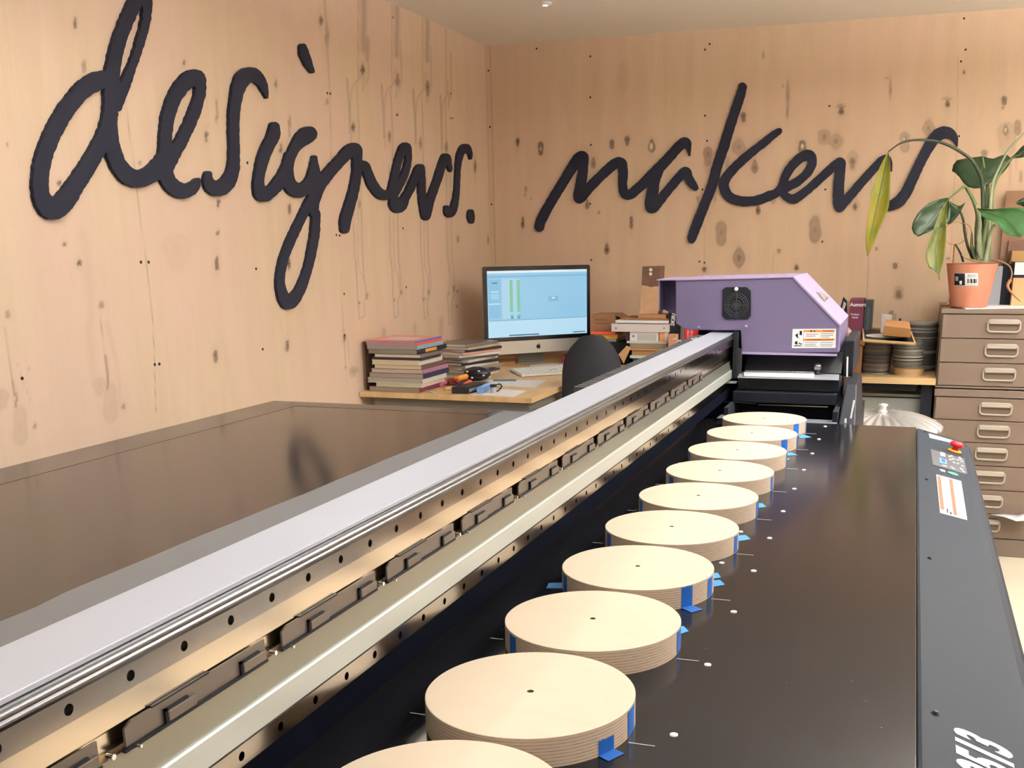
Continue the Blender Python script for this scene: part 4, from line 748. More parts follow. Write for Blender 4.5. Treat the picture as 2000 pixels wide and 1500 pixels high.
MB().box(-1.50, .135, 5.2, 5.82, .802, WZ).build('bench_top', [M_desk], WB, bevel=.001); MB().box(-1.50, .135, 5.196, 5.1995, .802, WZ).build('ply_edge', M_wpe, WB)
for x in (-1.46, .100): MB().box(x - .025, x + .025, 5.24, 5.30, 0, .80).box(x - .04, x + .04, 5.7, 5.76, 0, .80).build('leg', M_blackm, WB)
MB().box(-1.45, .05, 5.24, 5.27, .765, .80).build('front_rail', M_blackm, WB)
o, _ = fbox('storage_box', 'flat grey sheet box standing under the workbench', 'box', 1666, 769, 1803, 900, 5.31, .3, mat('sheet_grey', (146, 150, 146), .5), z=0.0); MB().box(_[0], _[1], 5.304, 5.3095, _[5] - .018, _[5] - .013).build('lid_seam', M_blackm, o)
gb_ = MB().box(-2.18, -1.76, 4.75, 5.15, 0, .62); tag(gb_.build('storage_tub', mat('tub_blue', (150, 185, 225), .4), bevel=.01), 'pale blue plastic tub under the desk', 'tub')

# pile of books by the left wall
YK = at_z(722, 763.5, TZ).y
# (y of top, y of bottom, left x, right x of the page face, pages, cover, label)
BK = [(754, 763.7, 722, 819, (150, 144, 126), (120, 56, 74), 'grey-paged book with maroon spine, bottom of the pile'),
      (746.5, 754, 735, 823, (206, 202, 178), (226, 214, 204), 'cream book second from the bottom of the pile'),
      (736.8, 746.5, 719, 825, (176, 170, 158), (226, 226, 214), 'thin white-spined book third from the bottom'),
      (727, 736.8, 722, 826, (168, 156, 146), (40, 44, 72), 'dark blue book with mottled spine in the pile'),
      (719, 727, 726, 826, (200, 186, 164), (166, 118, 148), 'mauve-spined book in the middle of the pile'),
      (711, 719, 732, 823, (214, 200, 168), (98, 72, 68), 'brown-spined book above the mauve one'),
      (701.5, 711, 727, 818, (218, 206, 176), (232, 226, 214), 'cream hardback with pale spine above the brown book'),
      (696.5, 701.5, 728, 822, (60, 44, 50), (34, 32, 38), 'thin black book under the striped one'),
      (690, 696.5, 732, 821, (222, 212, 196), (112, 100, 98), 'white-paged book with grey brown spine'),
      (680.5, 690, 720, 814, (142, 134, 112), (28, 32, 44), 'black book with orange spine label near the top'),
      (672.5, 680.5, 717, 814, (168, 154, 160), (140, 168, 184), 'grey-blue spined book third from the top'),
      (667.5, 672.5, 716, 812, (170, 156, 162), (226, 84, 76), 'red-spined book second from the top'),
      (663.5, 667.5, 715, 811, (172, 158, 164), (76, 110, 176), 'topmost book with coral red cover and blue spine')]
z = TZ; M_coral = mat('cover_coral', (244, 110, 104), .35, col2=(238, 180, 176), nscale=9)
for i, (ya, yb, xl, xr, pc, cc, lb) in enumerate(BK):
    h = max(.008, (at_y(770, ya, YK).z - at_y(770, yb, YK).z)); zc = z + h / 2
    X0 = max(at_y(xl, (ya + yb) / 2, YK).x, XW + .008); X1 = at_y(xr, (ya + yb) / 2, YK).x; dep = [.26, .24, .25, .27, .26, .26, .24, .2, .22, .31, .27, .27, .27][i]
    t = thing('book', lb, 'book', ((X0 + X1) / 2, YK + dep / 2, z), group='pile of books by the left wall')
    mp_ = mat('pages_%d' % i, pc, .8, noise=.14, nscale=60, stretch=(.05, .05, 8)); mc = mat('bookcover_%d' % i, cc, .45, noise=.12, nscale=30) if i != 12 else None
    MB().box(X0, X1, YK, YK + dep, z + .0012, z + h - .0012).build('pages', mp_, t)
    c_ = MB(); c_.box(X0 - .002, X1 + .003, YK - .002, YK + dep + .002, z, z + .0012).box(X0 - .002, X1 + .003, YK - .002, YK + dep + .002, z + h - .0012, z + h)
    mm = mc or M_coral; c_.build('cover', mm, t)
    MB().box(X1 + .0003, X1 + .004, YK - .002, YK + dep + .002, z + .0003, z + h - .0003).build('spine', mat('spine_%d' % i, cc, .45, noise=.1, nscale=40), t, bevel=.001)
    if i == 9: MB().box(X1 + .0041, X1 + .0046, YK + .08, YK + .2, z + .004, z + h - .004).build('spine_label', mat('label_amber', (222, 160, 70), .5), t)
    if i == 12: MB().box(X0 + .05, X0 + .20, YK + .04, YK + .17, z + h, z + h + .0004).build('cover_print', mat('cover_pale', (235, 220, 226), .35), t)
    z += h
# tall dark board between wall and pile
o = MB().box(XW + .003, XW + .0115, YK + .02, YK + .28, TZ, z - .01).build('display_board', mat('board_brown', (120, 92, 74), .6)); tag(o, 'thin brown board wedged between wall and book pile', 'board')
# magazines behind
z = TZ; rs = random.Random(5)
MG = [(214, 208, 196), (60, 56, 56), (226, 224, 214), (150, 140, 120), (230, 230, 226), (40, 40, 44), (222, 216, 200), (110, 104, 96), (232, 230, 224), (206, 160, 140), (56, 52, 56), (190, 170, 150), (128, 122, 114)]
for i, c in enumerate(MG):
    t = thing('magazine', ['lowest', 'second', 'third', 'fourth', 'fifth', 'sixth', 'seventh', 'eighth', 'ninth', 'tenth', 'eleventh', 'twelfth', 'topmost'][i] + ' magazine of the pile behind the books, counted from the desk', 'magazine', (-2.115 + rs.uniform(-.01, .01), 4.92 + rs.uniform(-.01, .01), z), math.radians(-14 + rs.uniform(-9, 9)), 'magazine pile behind the books')
    h = .0125; MB().box(-.105, .105, -.14, .14, .0006, h - .0012).build('pages', mat('magpages_%d' % (i % 3), [(225, 222, 214), (196, 190, 178), (214, 206, 190)][i % 3], .8), t, local=True)
    a = MB(); a.box(-.107, .107, -.142, .142, 0, .0006).box(-.107, .107, -.142, .142, h - .0012, h - .0004).box(.1052, .107, -.142, .142, 0, h - .0004); a.build('cover', mat('magcover_%d' % i, c, .3), t, local=True); z += h

# black notebook, sheets, vial, clutter at the desk front
sh = gbox('paper_sheet', 'white paper sheet under the black box at the desk front', 'paper', [(918, 770), (1003, 775), (1029, 763)], TZ, .0006, M_paper)
sh2 = gbox('paper_sheet', 'white paper sheet lying behind the blue pencil', 'paper', [(940, 752), (1045, 757), (1068, 743), (955, 741)], TZ, .0006, M_paper)
bx = gbox('black_case', 'flat black leather case at the front of the desk', 'case', [(882, 769), (915, 769.5), (957, 758.5)], TZ + .0008, .030, mat('case_black', (30, 30, 34), .5, bump=.3, nscale=60), bevel=.003)
A = [at_z(x, y, TZ + .0008) for x, y in [(916, 769.5), (957, 758.5)]]; MB().hexa([A[0] + Vector((.0005, 0, .009)), A[0] + Vector((.003, 0, .009)), A[1] + Vector((.003, 0, .009)), A[1] + Vector((.0005, 0, .009)), A[0] + Vector((.0005, 0, .022)), A[0] + Vector((.003, 0, .022)), A[1] + Vector((.003, 0, .022)), A[1] + Vector((.0005, 0, .022))]).build('grey_edge', mat('edge_silver', (130, 130, 130), .4), bx)
p0, p1 = at_z(963, 742.5, TZ + .0045), at_z(1008, 742.5, TZ + .0045); tag(MB().cyl(p0, p1, .0038, 8).build('pencil', mat('pencil_blue', (70, 120, 140), .5)), 'blue pencil lying across the rear paper sheet', 'pencil')
q = at_z(946, 761.5, TZ + .012); tag(MB().tube([at_z(938, 762, TZ + .017), at_z(953, 754, TZ + .017)], .0165, 14).build('plastic_tube', mat('blue_plastic', (120, 165, 225), .2)), 'translucent blue plastic tube beside the black case', 'tube')
q = at_z(964, 767, TZ + .0008); vt = thing('glass_jar', 'small printed glass jar with black lid near the desk edge', 'jar', q)
MB().lathe([(0, q.z), (.013, q.z), (.013, q.z + .024), (.011, q.z + .026)], 20, 0, (q.x, q.y)).build('jar_body', mat('jar_grey', (176, 176, 176), .15), vt); MB().lathe([(.0145, q.z + .026), (.0145, q.z + .036), (0, q.z + .037)], 20, 0, (q.x, q.y)).build('jar_lid', M_blackm, vt)
P_ = [at_z(x, y, TZ + .004) for x, y in [(968, 752), (976, 750), (980, 755), (974, 762), (970, 764)]]; tag(MB().tube(crom(P_, 4), .0028, 8).build('black_strap', M_blackm), 'short black strap curling beside the glass jar', 'strap')
q = at_z(903, 737, TZ + .003)
sc_ = thing('scissors', 'red-handled scissors propped on the magazines end', 'scissors', q)
P_ = [at_z(x, y, TZ + zz) for x, y, zz in [(886, 738, .012), (887, 741, .04), (893, 742, .045), (895, 747, .02), (889, 744, .012), (886, 738, .012)]]; MB().tube(P_, .0045, 8).build('handle', mat('plastic_red', (226, 76, 56), .35), sc_)
P_ = [at_z(x, y, TZ + zz) for x, y, zz in [(880, 746, .02), (884, 738, .05), (888, 742, .03), (883, 750, .012), (880, 746, .02)]]; MB().tube(P_, .0045, 8).build('handle', MATS['plastic_red'], sc_)
MB().tube([at_z(887, 748, TZ + .012), at_z(897, 756, TZ + .004)], [.005, .002], 6).build('blade', M_chrome, sc_)
for (P2, r_, c, lb, nm) in [([(893, 740, .03), (910, 735, .028)], .013, (248, 170, 70), 'orange and yellow marker pen lying on the clutter', 'marker_pen'), ([(862, 751, .012), (874, 745, .014)], .010, (226, 120, 150), 'pink marker pen beside the book pile', 'marker_pen'), ([(886, 753, .01), (913, 744, .016)], .008, (48, 46, 56), 'dark felt pen pointing to the black case', 'marker_pen'),
                           ([(832, 763, .006), (847, 767, .003)], .0035, (190, 190, 190), 'thin silver pen in front of the book pile', 'pen'), ([(906, 752, .010), (918, 745, .010)], .009, (240, 92, 64), 'short orange red marker behind the black case', 'marker_pen'), ([(868, 760, .008), (888, 757, .008)], .009, (206, 160, 112), 'short light wooden peg in front of the pens', 'peg')]:
    tag(MB().tube([at_z(x, y, TZ + zz) for x, y, zz in P2], r_, 10).build(nm, mat('pen_%d_%d' % (c[0], c[1]), c, .4)), lb, 'pen' if 'pen' in nm else 'peg')
tag(MB().box(-2.06, -1.99, 4.50, 4.60, TZ, TZ + .022).build('dark_tin', mat('tin_dark', (52, 50, 54), .4), bevel=.004), 'small dark tin among the pens beside the books', 'tin')
# crumpled paper and dotted pouch
rs = random.Random(8); q = at_z(925, 742, TZ); a = MB(); G = [[Vector((q.x - .05 + .018 * i, q.y - .02 + .02 * j, TZ + .004 + rs.uniform(0, .022) + .012 * math.sin(i + j))) for i in range(7)] for j in range(6)]; a.grid(G, 0, False); tag(a.build('crumpled_paper', M_paper, solid=.0006), 'crumpled white paper between pouch and black case', 'paper')
q = at_z(922, 737, TZ + .02); pt = thing('pouch', 'black pouch with white dots leaning on a grey card', 'pouch', q); a = MB(); c0 = Vector((q.x + .01, q.y + .04, TZ + .034))
a.T = Matrix.Translation(c0) @ Matrix.Diagonal((.068, .045, .034, 1)); a.sphere((0, 0, 0), 1., 24); a.T = None; a.build('pouch_body', mat('pouch_black', (24, 26, 36), .4), pt)
for (dx, dz) in [(-.036, .012), (.024, .016), (.047, -.004), (-.01, -.016)]:
    yy = -.045 * math.sqrt(max(0, 1 - (dx / .068) ** 2 - (dz / .034) ** 2)) - .0015; MB().sphere(c0 + Vector((dx, yy, dz)), .0062, 10, 0, .7).build('white_dot', M_white, pt)
o, _ = fbox('plastic_card', 'translucent grey card standing behind the dotted pouch', 'card', 911, 701, 943, 728, 4.96, .004, mat('card_grey', (176, 166, 166), .5), z=TZ)
o, b4 = fbox('small_frame', 'small white-framed grey box right of the dotted pouch', 'box', 940, 712, 963, 740, 5.02, .05, M_paper, z=TZ); MB().box(b4[0] + .004, b4[1] - .014, 5.016, 5.0195, b4[4] + .006, b4[5] - .014).build('grey_face', mat('face_grey', (112, 106, 106), .7), o)

# ------------------------------------------------------------------ all-in-one computer
IM = thing('desktop_computer', 'silver all-in-one computer with large lit blue screen on desk', 'computer', (-1.91, 5.45, TZ), math.radians(47))
W_, ZT_, ZB_, ZCH = .325, 1.342 - TZ, .952 - TZ, .884 - TZ
def rrect(x0, x1, z0, z1, r_, y, n=5, bot=True):
    P = []
    for (cx_, cz_, a0) in ((x1 - r_, z1 - r_, 0), (x0 + r_, z1 - r_, 90), (x0 + (r_ if bot else 0), z0 + (r_ if bot else 0), 180), (x1 - (r_ if bot else 0), z0 + (r_ if bot else 0), 270)):
        rr = r_ if (bot or a0 < 180) else 0
        for k in range(n if rr else 1): t_ = math.radians(a0 + 90 * k / (n - 1)); P.append(Vector((cx_ + rr * math.cos(t_), y, cz_ + rr * math.sin(t_))))
    return P
a = MB(); A = rrect(-W_, W_, ZCH, ZT_, .012, 0); B = rrect(-W_ * .97, W_ * .97, ZCH + .01, ZT_ - .01, .012, .022); a.prism(A, B); a.build('shell', M_mac, IM, local=True, weld=True)
a = MB(); A = rrect(-W_ + .001, W_ - .001, ZB_, ZT_ - .001, .011, -.0005, bot=False); a.prism(A, [p + Vector((0, -.0015, 0)) for p in A]); a.build('screen_glass', M_screenb, IM, local=True, weld=True)
def em(n, c, e=.95):
    m = mat(n, c, .3, emit=e); m.node_tree.nodes['Principled BSDF'].inputs['Base Color'].default_value = (.01, .01, .012, 1); return m
scr = MB().box(-W_ + .027, W_ - .022, -.0032, -.0021, ZB_ + .022, ZT_ - .024).build('display', em('scr_blue', (152, 208, 238)), IM, local=True)
def sq(u0, u1, v0, v1, c, n, lay=1):
    x0, x1, z0, z1 = -W_ + .027, W_ - .022, ZB_ + .022, ZT_ - .024; o = MB().box(x0 + (x1 - x0) * u0, x0 + (x1 - x0) * u1, -.0032 - .0003 * lay, -.0033, z1 - (z1 - z0) * v1, z1 - (z1 - z0) * v0).build(n, em('scr_%d_%d_%d' % c, c), scr, local=True)
sq(.0, 1, 0, .035, (228, 246, 254), 'menu_bar'); sq(0, 1, .07, .10, (128, 192, 228), 'toolbar'); sq(0, 1, .75, 1.0, (190, 232, 252), 'lower_panel'); sq(.02, .98, .735, .75, (130, 188, 220), 'divider')
sq(.01, .125, .13, .7, (136, 198, 232), 'side_panel'); sq(.14, .31, .12, .72, (176, 220, 240), 'document'); sq(.215, .245, .14, .62, (130, 205, 170), 'green_column', 2); sq(.285, .315, .14, .62, (130, 205, 170), 'green_column', 2); sq(.22, .25, .66, .70, (110, 200, 180), 'green_column', 2); sq(.285, .315, .66, .70, (110, 200, 180), 'green_column', 2); sq(.22, .25, .70, .72, (60, 160, 190), 'teal_mark', 3); sq(.285, .315, .70, .72, (60, 160, 190), 'teal_mark', 3)
sq(.03, .11, .3, .32, (196, 232, 246), 'side_line', 2); sq(.03, .11, .34, .42, (166, 214, 240), 'side_line', 2); sq(.01, .12, .48, .5, (196, 232, 246), 'side_line', 2); sq(.045, .095, .17, .19, (90, 130, 160), 'side_label', 2); sq(.6, .7, .40, .48, (140, 190, 220), 'artwork_ring', 1); sq(.635, .665, .415, .44, (214, 240, 250), 'artwork_core', 2); sq(.2, .5, .965, .985, (70, 110, 150), 'task_icons', 2); sq(.85, .98, .965, .98, (70, 110, 150), 'task_icons', 2)
# fruit emblem on the chin
zc_ = (ZCH + ZB_) / 2 - .002; R_ = .0125; pts = []
for k in range(36):
    t_ = 2 * math.pi * k / 36; rr = R_ * (1 + .06 * math.cos(2 * t_) - .12 * math.exp(-((t_ - math.pi / 2) / .35) ** 2) - .06 * math.exp(-((t_ - 3 * math.pi / 2) / .3) ** 2)); x_, z_ = rr * math.cos(t_), rr * math.sin(t_) * 1.02
    dxy = math.hypot(x_ - R_ * 1.25, z_ - R_ * .15)
    if dxy < R_ * .55: ang = math.atan2(z_ - R_ * .15, x_ - R_ * 1.25); x_, z_ = R_ * 1.25 + R_ * .55 * math.cos(ang), R_ * .15 + R_ * .55 * math.sin(ang)
    pts.append(Vector((x_, -.0002, zc_ + z_)))
a = MB(); a.prism(pts, [p + Vector((0, -.0008, 0)) for p in pts]); a.build('logo', M_screenb, IM, local=True, weld=True)
lf = [Vector((.0005, -.0002, zc_ + R_ * 1.02)), Vector((.0045, -.0002, zc_ + R_ * 1.15)), Vector((.0058, -.0002, zc_ + R_ * 1.62)), Vector((.0015, -.0002, zc_ + R_ * 1.45))]; a = MB(); a.prism(lf, [p + Vector((0, -.0008, 0)) for p in lf]); a.build('logo_leaf', M_screenb, IM, local=True)
a = MB(); a.prism([(-.085, -.06, .0), (.085, -.06, 0), (.085, -.06, .004), (-.085, -.06, .004)], [(-.085, .12, .0), (.085, .12, 0), (.085, .12, .004), (-.085, .12, .004)]); a.build('foot', M_mac, IM, local=True, bevel=.001)
a = MB(); a.hexa([(-.08, .10, .004), (.08, .10, .004), (.08, .112, .004), (-.08, .112, .004), (-.075, .024, .16), (.075, .024, .16), (.075, .034, .16), (-.075, .034, .16)]); a.build('stand', mat('stand_grey', (140, 132, 122), .35, metal=.4), IM, local=True)
# keyboard
kp_ = [at_z(x, y, TZ) for x, y in [(1019, 737), (1160, 727), (1140, 713.5), (996, 725.5)]]
ko = thing('keyboard', 'white full-size keyboard on the desk below the screen', 'keyboard', (kp_[0] + kp_[2]) / 2)
MB().hexa([p + Vector((0, 0, .002)) for p in kp_] + [p + Vector((0, 0, .010 + (.004 if i > 1 else 0))) for i, p in enumerate(kp_)]).build('keyboard_body', M_kick, ko, weld=True, bevel=.001)
a = MB()
for r_i in range(5):
    for c_i in range(18):
        u0, u1, v0, v1 = .02 + c_i * .054, .02 + c_i * .054 + .044, .08 + r_i * .175, .08 + r_i * .175 + .14
        def kq(u, v): return (kp_[0] * (1 - u) + kp_[1] * u) * (1 - v) + (kp_[3] * (1 - u) + kp_[2] * u) * v
        zz = lambda v: Vector((0, 0, .0105 + .004 * v)); Q = [kq(u0, v0) + zz(v0), kq(u1, v0) + zz(v0), kq(u1, v1) + zz(v1), kq(u0, v1) + zz(v1)]; a.hexa(Q + [p + Vector((0, 0, .0028)) for p in Q])
tag(a.build('keys', mat('key_face', (240, 240, 236), .5), ko), kind='stuff')
P_ = [at_z(x, y, TZ + zz) for x, y, zz in [(1071, 727, .004), (1078, 722, .03), (1088, 720, .045), (1098, 722, .03), (1096, 726, .008)]]; tag(MB().tube(crom(P_, 5), .0022, 8).build('cable', M_kick), 'white looped cable standing up behind the keyboard', 'cable')
P_ = [at_z(x, y, TZ + zz) for x, y, zz in [(1095, 722, .006), (1108, 713, .02), (1125, 711, .026), (1140, 716, .01), (1148, 724, .004)]]; tag(MB().tube(crom(P_, 5), .002, 8).build('cable', M_kick), 'white cable arching over the right end of the keyboard', 'cable')
gbox('wooden_block', 'brown wooden board lying flat behind the computer foot', 'board', [(944, 717), (1006, 713), (1010, 706)], TZ, .018, mat('board_tan', (146, 106, 68), .6))
gbox('red_book', 'dark red folder lying behind the keyboard end', 'folder', [(1096, 709), (1140, 706), (1148, 699)], TZ, .035, mat('maroon', (120, 44, 50), .5))

# ------------------------------------------------------------------ office chair
CH = thing('office_chair', 'black office chair with curved back, facing the lit screen', 'chair', (-1.455, 4.84, 0), math.radians(22))
a = MB(); G = []
for k in range(15):
    v = k / 14; z_ = .56 + .50 * v; hw_ = .128 * (1 - max(0, (v - .62) / .38) ** 3.2 * .62) * (.86 + .14 * min(1, v / .25)); row = []
    for t_ in np.linspace(-1, 1, 13): row.append(Vector((hw_ * t_, -.27 + .05 * t_ * t_ - .05 * v, z_ - .035 * abs(t_) ** 3 * v)))
    G.append(row)
a.grid(G); bk_ = a.build('backrest', mat('chair_fabric', (26, 28, 36), .75), CH, local=True, solid=.034); q_ = bk_.modifiers.new('round', 'BEVEL'); q_.width = .012; q_.segments = 3
a = MB(); a.lathe([(0, .44), (.20, .44), (.235, .46), (.24, .485), (.2, .505), (0, .51)], 28, sharp=False); a.build('seat', MATS['chair_fabric'], CH, local=True)
MB().cyl((0, 0, .1), (0, 0, .44), .025, 16).build('gas_lift', M_black, CH, local=True); MB().box(-.03, .03, -.31, -.05, .42, .45).box(-.03, .03, -.32, -.285, .42, .62).build('back_bracket', M_black, CH, local=True)
for k in range(5):
    t_ = 2 * math.pi * k / 5; MB().tube([(0, 0, .11), (.27 * math.cos(t_), .27 * math.sin(t_), .075)], [.022, .014], 8).build('base_arm', M_black, CH, local=True); MB().cyl((.27 * math.cos(t_) - .012, .27 * math.sin(t_), .028), (.27 * math.cos(t_) + .012, .27 * math.sin(t_), .028), .028, 14).build('castor', M_black, CH, local=True)
for s_ in (-1, 1):
    MB().tube([(s_ * .22, -.02, .45), (s_ * .27, -.02, .52), (s_ * .27, -.02, .66)], .014, 8).build('arm_post', M_black, CH, local=True); MB().box(s_ * .27 - .03, s_ * .27 + .03, -.12, .12, .66, .69).build('armrest', M_blackm, CH, local=True, bevel=.01)

# ------------------------------------------------------------------ things on the workbench, left part
def stackbox(items, zb):
    pass
fbox('crate', 'black crate on the workbench under the yellow book', 'crate', 1150, 668, 1229, 745, 5.42, .26, M_blackm, z=WZ)
z1 = at_y(1190, 668, 5.42).z
o, b_ = fbox('book', 'grey-edged book under the yellow book on the black crate', 'book', 1160, 661, 1204, 668, 5.44, .2, mat('book_grey', (170, 168, 160), .6), z=z1)
o, b2_ = fbox('book', 'yellow book under the coral one beside the computer', 'book', 1160, 653, 1206, 661, 5.44, .2, mat('book_yellow', (246, 190, 70), .45), z=b_[5])
o, b3_ = fbox('book', 'thin coral red book under the brown cardboard box', 'book', 1154, 648, 1202, 653, 5.43, .22, mat('book_coral', (240, 106, 84), .45), z=b2_[5])
o, cb = fbox('cardboard_box', 'brown open cardboard box right of the computer screen', 'box', 1157, 614, 1201, 648, 5.46, .16, M_cardd, z=b3_[5])
MB().hexa([(cb[1], cb[2], cb[5] - .004), (cb[1] + .045, cb[2] + .05, cb[5] - .03), (cb[1] + .045, cb[3], cb[5] - .03), (cb[1], cb[3], cb[5] - .004), (cb[1], cb[2], cb[5]), (cb[1] + .045, cb[2] + .05, cb[5] - .026), (cb[1] + .045, cb[3], cb[5] - .026), (cb[1], cb[3], cb[5])]).build('box_flap', M_cardd, o)
text('RECYCLO', .014, mat('ink_brown', (84, 56, 40), .8), o, frame((cb[0] + .018, cb[2] - .0015, cb[4] + .055), (1, 0, 0), (0, 0, 1)), 'box_print'); MB().box(cb[0] + .02, cb[0] + .09, cb[2] - .0015, cb[2] - .001, cb[4] + .04, cb[4] + .043).build('box_print', MATS['ink_brown'], o)
# right-hand pile (from the bench upwards)
z = WZ; PL_ = [('book', 'teal book at the bottom of the pile left of the black binder', 'book', 1236, 700, 1300, (30, 84, 100), 5.36, .26), ('paper_stack', 'pale green-white pad above the teal book', 'paper', 1230, 695, 1302, (205, 222, 214), 5.35, .26),
       ('cardboard_box', 'flat kraft box under the open carton in the pile', 'box', 1234, 684, 1302, (176, 132, 92), 5.36, .25), ('carton', 'open kraft carton with flap holding a stack of papers', 'box', 1224, 681.5, 1305, (206, 160, 116), 5.35, .26),
       ('paper_stack', 'thick grey-brown paper stack in the open carton', 'paper', 1230, 671, 1302, (150, 136, 112), 5.36, .25), ('paper_stack', 'white envelope stack lying on the brown papers', 'paper', 1224, 667, 1302, (226, 226, 224), 5.36, .25)]
objs = []
for (nm, lb, ct, x0, y0, x1, c, Y, dp) in PL_:
    o, b_ = fbox(nm, lb, ct, x0, y0, x1, y0 + 4, Y, dp, mat('pile_%d_%d' % (c[0], c[1]), c, .7, noise=.12, nscale=50, stretch=(.2, .2, 6)), z=z); z = b_[5]; objs.append(o)
fl = [at_y(x, y, 5.34) for x, y in [(1208, 692), (1224, 675), (1232, 679), (1218, 710)]]; MB().prism(fl, [p + Vector((0, .003, 0)) for p in fl]).build('carton_flap', mat('pile_206_160', (206, 160, 116), .7), objs[3])
o, wbx = fbox('white_box', 'white labelled box with window label in the pile', 'box', 1230, 648.5, 1286, 667, 5.37, .22, M_paper, z=z); MB().box(wbx[0] + .04, wbx[1] - .012, wbx[2] - .0008, wbx[2] - .0002, wbx[4] + .003, wbx[5] - .01).build('window_label', mat('label_grey', (196, 198, 198), .4), o)
MB().lathe([(0, 0), (.007, 0), (.007, .0006), (0, .0006)], 18).build('round_print', M_gtxt, o, local=True).matrix_basis = Matrix.Translation((-(wbx[1] - wbx[0]) / 2 + .02, -.1108, .025)) @ Matrix.Rotation(math.pi / 2, 4, 'X')
o, ob = fbox('orange_box', 'small orange and white carton at the right of the white box', 'box', 1288, 649, 1304, 667, 5.37, .2, mat('carton_orange', (244, 170, 110), .6), z=z); MB().box(ob[1] - .015, ob[1] + .0005, ob[2] - .0008, ob[2] - .0002, ob[4], ob[5]).build('white_band', M_paper, o)
fbox('dark_book', 'dark purple book end left of the white labelled box', 'book', 1222, 649, 1229.5, 667, 5.38, .2, mat('book_plum', (70, 30, 56), .5), z=z)
o, w2 = fbox('binder', 'long white binder lying flat on the labelled boxes', 'binder', 1194, 633, 1305, 648, 5.36, .25, mat('binder_white', (226, 220, 222), .5), z=ob[5])
for x in (1203, 1297): dome_screw(at_y(x, 641, 5.36), .005, o, M_gtxt, name='rivet')
o, w3 = fbox('board', 'dark-edged board lying on the white binder', 'board', 1206, 631, 1304, 633, 5.38, .23, M_blackm, z=w2[5]); o, w4 = fbox('board', 'white foam board lying above the dark-edged board', 'board', 1202, 626, 1304, 631, 5.37, .24, M_paper, z=w3[5])
o, w5 = fbox('cardboard_sheet', 'brown cardboard sheets on top of the white boards', 'cardboard', 1212, 622, 1304, 626, 5.38, .22, M_cardd, z=w4[5]); o, w6 = fbox('wood_offcut', 'pale wood offcut carrying the walnut block', 'wood', 1246, 614.5, 1300, 622, 5.40, .16, mat('wood_tan', (186, 140, 96), .6, noise=.15, nscale=20), z=w5[5])
# walnut block with pale face
wbk = thing('wood_block', 'upright walnut block with two white holes and pale lower face', 'block', at_y(1270, 614, 5.45))
p = [at_y(x, y, 5.44) for x, y in [(1250, 614.5), (1286, 614.5), (1290, 519.5), (1254.5, 520.5)]]; p[0].z = p[1].z = w6[5] + .0005; A = p; MB().prism(A, [q + Vector((.012, .05, 0)) for q in A]).build('walnut_body', mat('walnut', (112, 82, 66), .55, noise=.3, nscale=20, stretch=(1, 1, 9)), wbk, weld=True, bevel=.002)
a0 = [at_y(x, y, 5.4398) for x, y in [(1249.5, 614), (1285.5, 614), (1288, 560), (1282, 558.5), (1272, 561), (1262, 558), (1254, 557)]]; a0[0].z = a0[1].z = w6[5] + .001; MB().prism(a0, [q + Vector((0, -.006, 0)) for q in a0]).build('pale_face', mat('bark_pale', (206, 170, 132), .7, noise=.16, nscale=30), wbk, weld=True)
for (x, y) in [(1271, 527), (1270.8, 535)]: q = at_y(x, y, 5.4395); MB().cyl(q, q + Vector((0, -.0012, 0)), .0085, 20).build('white_hole', M_white, wbk)
# upright binders
o, bb = fbox('binder', 'tall black binder with white spine writing beside the purple housing', 'binder', 1305, 600, 1328, 700, 5.40, .26, M_blackm, z=WZ)
text('SKIRKE', .028, M_white, o, frame(at_y(1316.5, 637, 5.3985), (.12, 0, 1), (-1, 0, .12)), 'spine_writing', shear=.1, bold=.0006)
fbox('cardboard_box', 'small kraft box with red print before the black binder', 'box', 1305, 653.5, 1320, 690, 5.31, .06, mat('kraft_pink', (196, 146, 112), .75), z=WZ)
fbox('binder', 'narrow grey-brown binder between black and red binders', 'binder', 1328, 636, 1336.5, 690, 5.42, .25, mat('binder_taupe', (112, 102, 94), .6), z=WZ)
o, rb = fbox('binder', 'bright red binder showing under the purple housing', 'binder', 1337, 634, 1364, 690, 5.42, .26, mat('binder_red', (206, 30, 38), .45), z=WZ)
for k, xx in enumerate((1346, 1353)): text('ATOTECH', .017, M_paper, o, frame(at_y(xx, 668, 5.4185), (0, 0, 1), (-1, 0, 0)), 'spine_writing')
o, _ = fbox('carton', 'thin orange and white carton edge at the housing corner', 'box', 1364.5, 642, 1368, 690, 5.40, .2, mat('carton_cream', (236, 206, 170), .6), z=WZ)

# ------------------------------------------------------------------ workbench, right part
t = thing('photo_frame', 'black frame leaning behind the sloped purple lid', 'frame', at_y(1650, 660, 5.6)); A = [at_y(x, y, 5.55) for x, y in [(1634, 640), (1642, 645), (1656, 588), (1648, 580)]]
A = [at_y(x, y, 5.6) for x, y in [(1630, 640), (1654, 650), (1654, 588), (1647, 580)]]; MB().prism(A, [q + Vector((0, .02, 0)) for q in A]).build('frame_body', M_blackm, t, weld=True); A = [at_y(x, y, 5.598) for x, y in [(1643, 612), (1647, 610), (1653, 593), (1648, 588)]]; MB().prism(A, [q + Vector((0, -.002, 0)) for q in A]).build('frame_glass', mat('pale_grey', (190, 192, 190), .3), t, weld=True)
bz = WZ
o, mb_ = fbox('book', 'tall maroon product guide book standing on the workbench', 'book', 1657, 584.5, 1685, 700, 5.62, .18, mat('book_maroon', (104, 40, 66), .45), z=WZ)
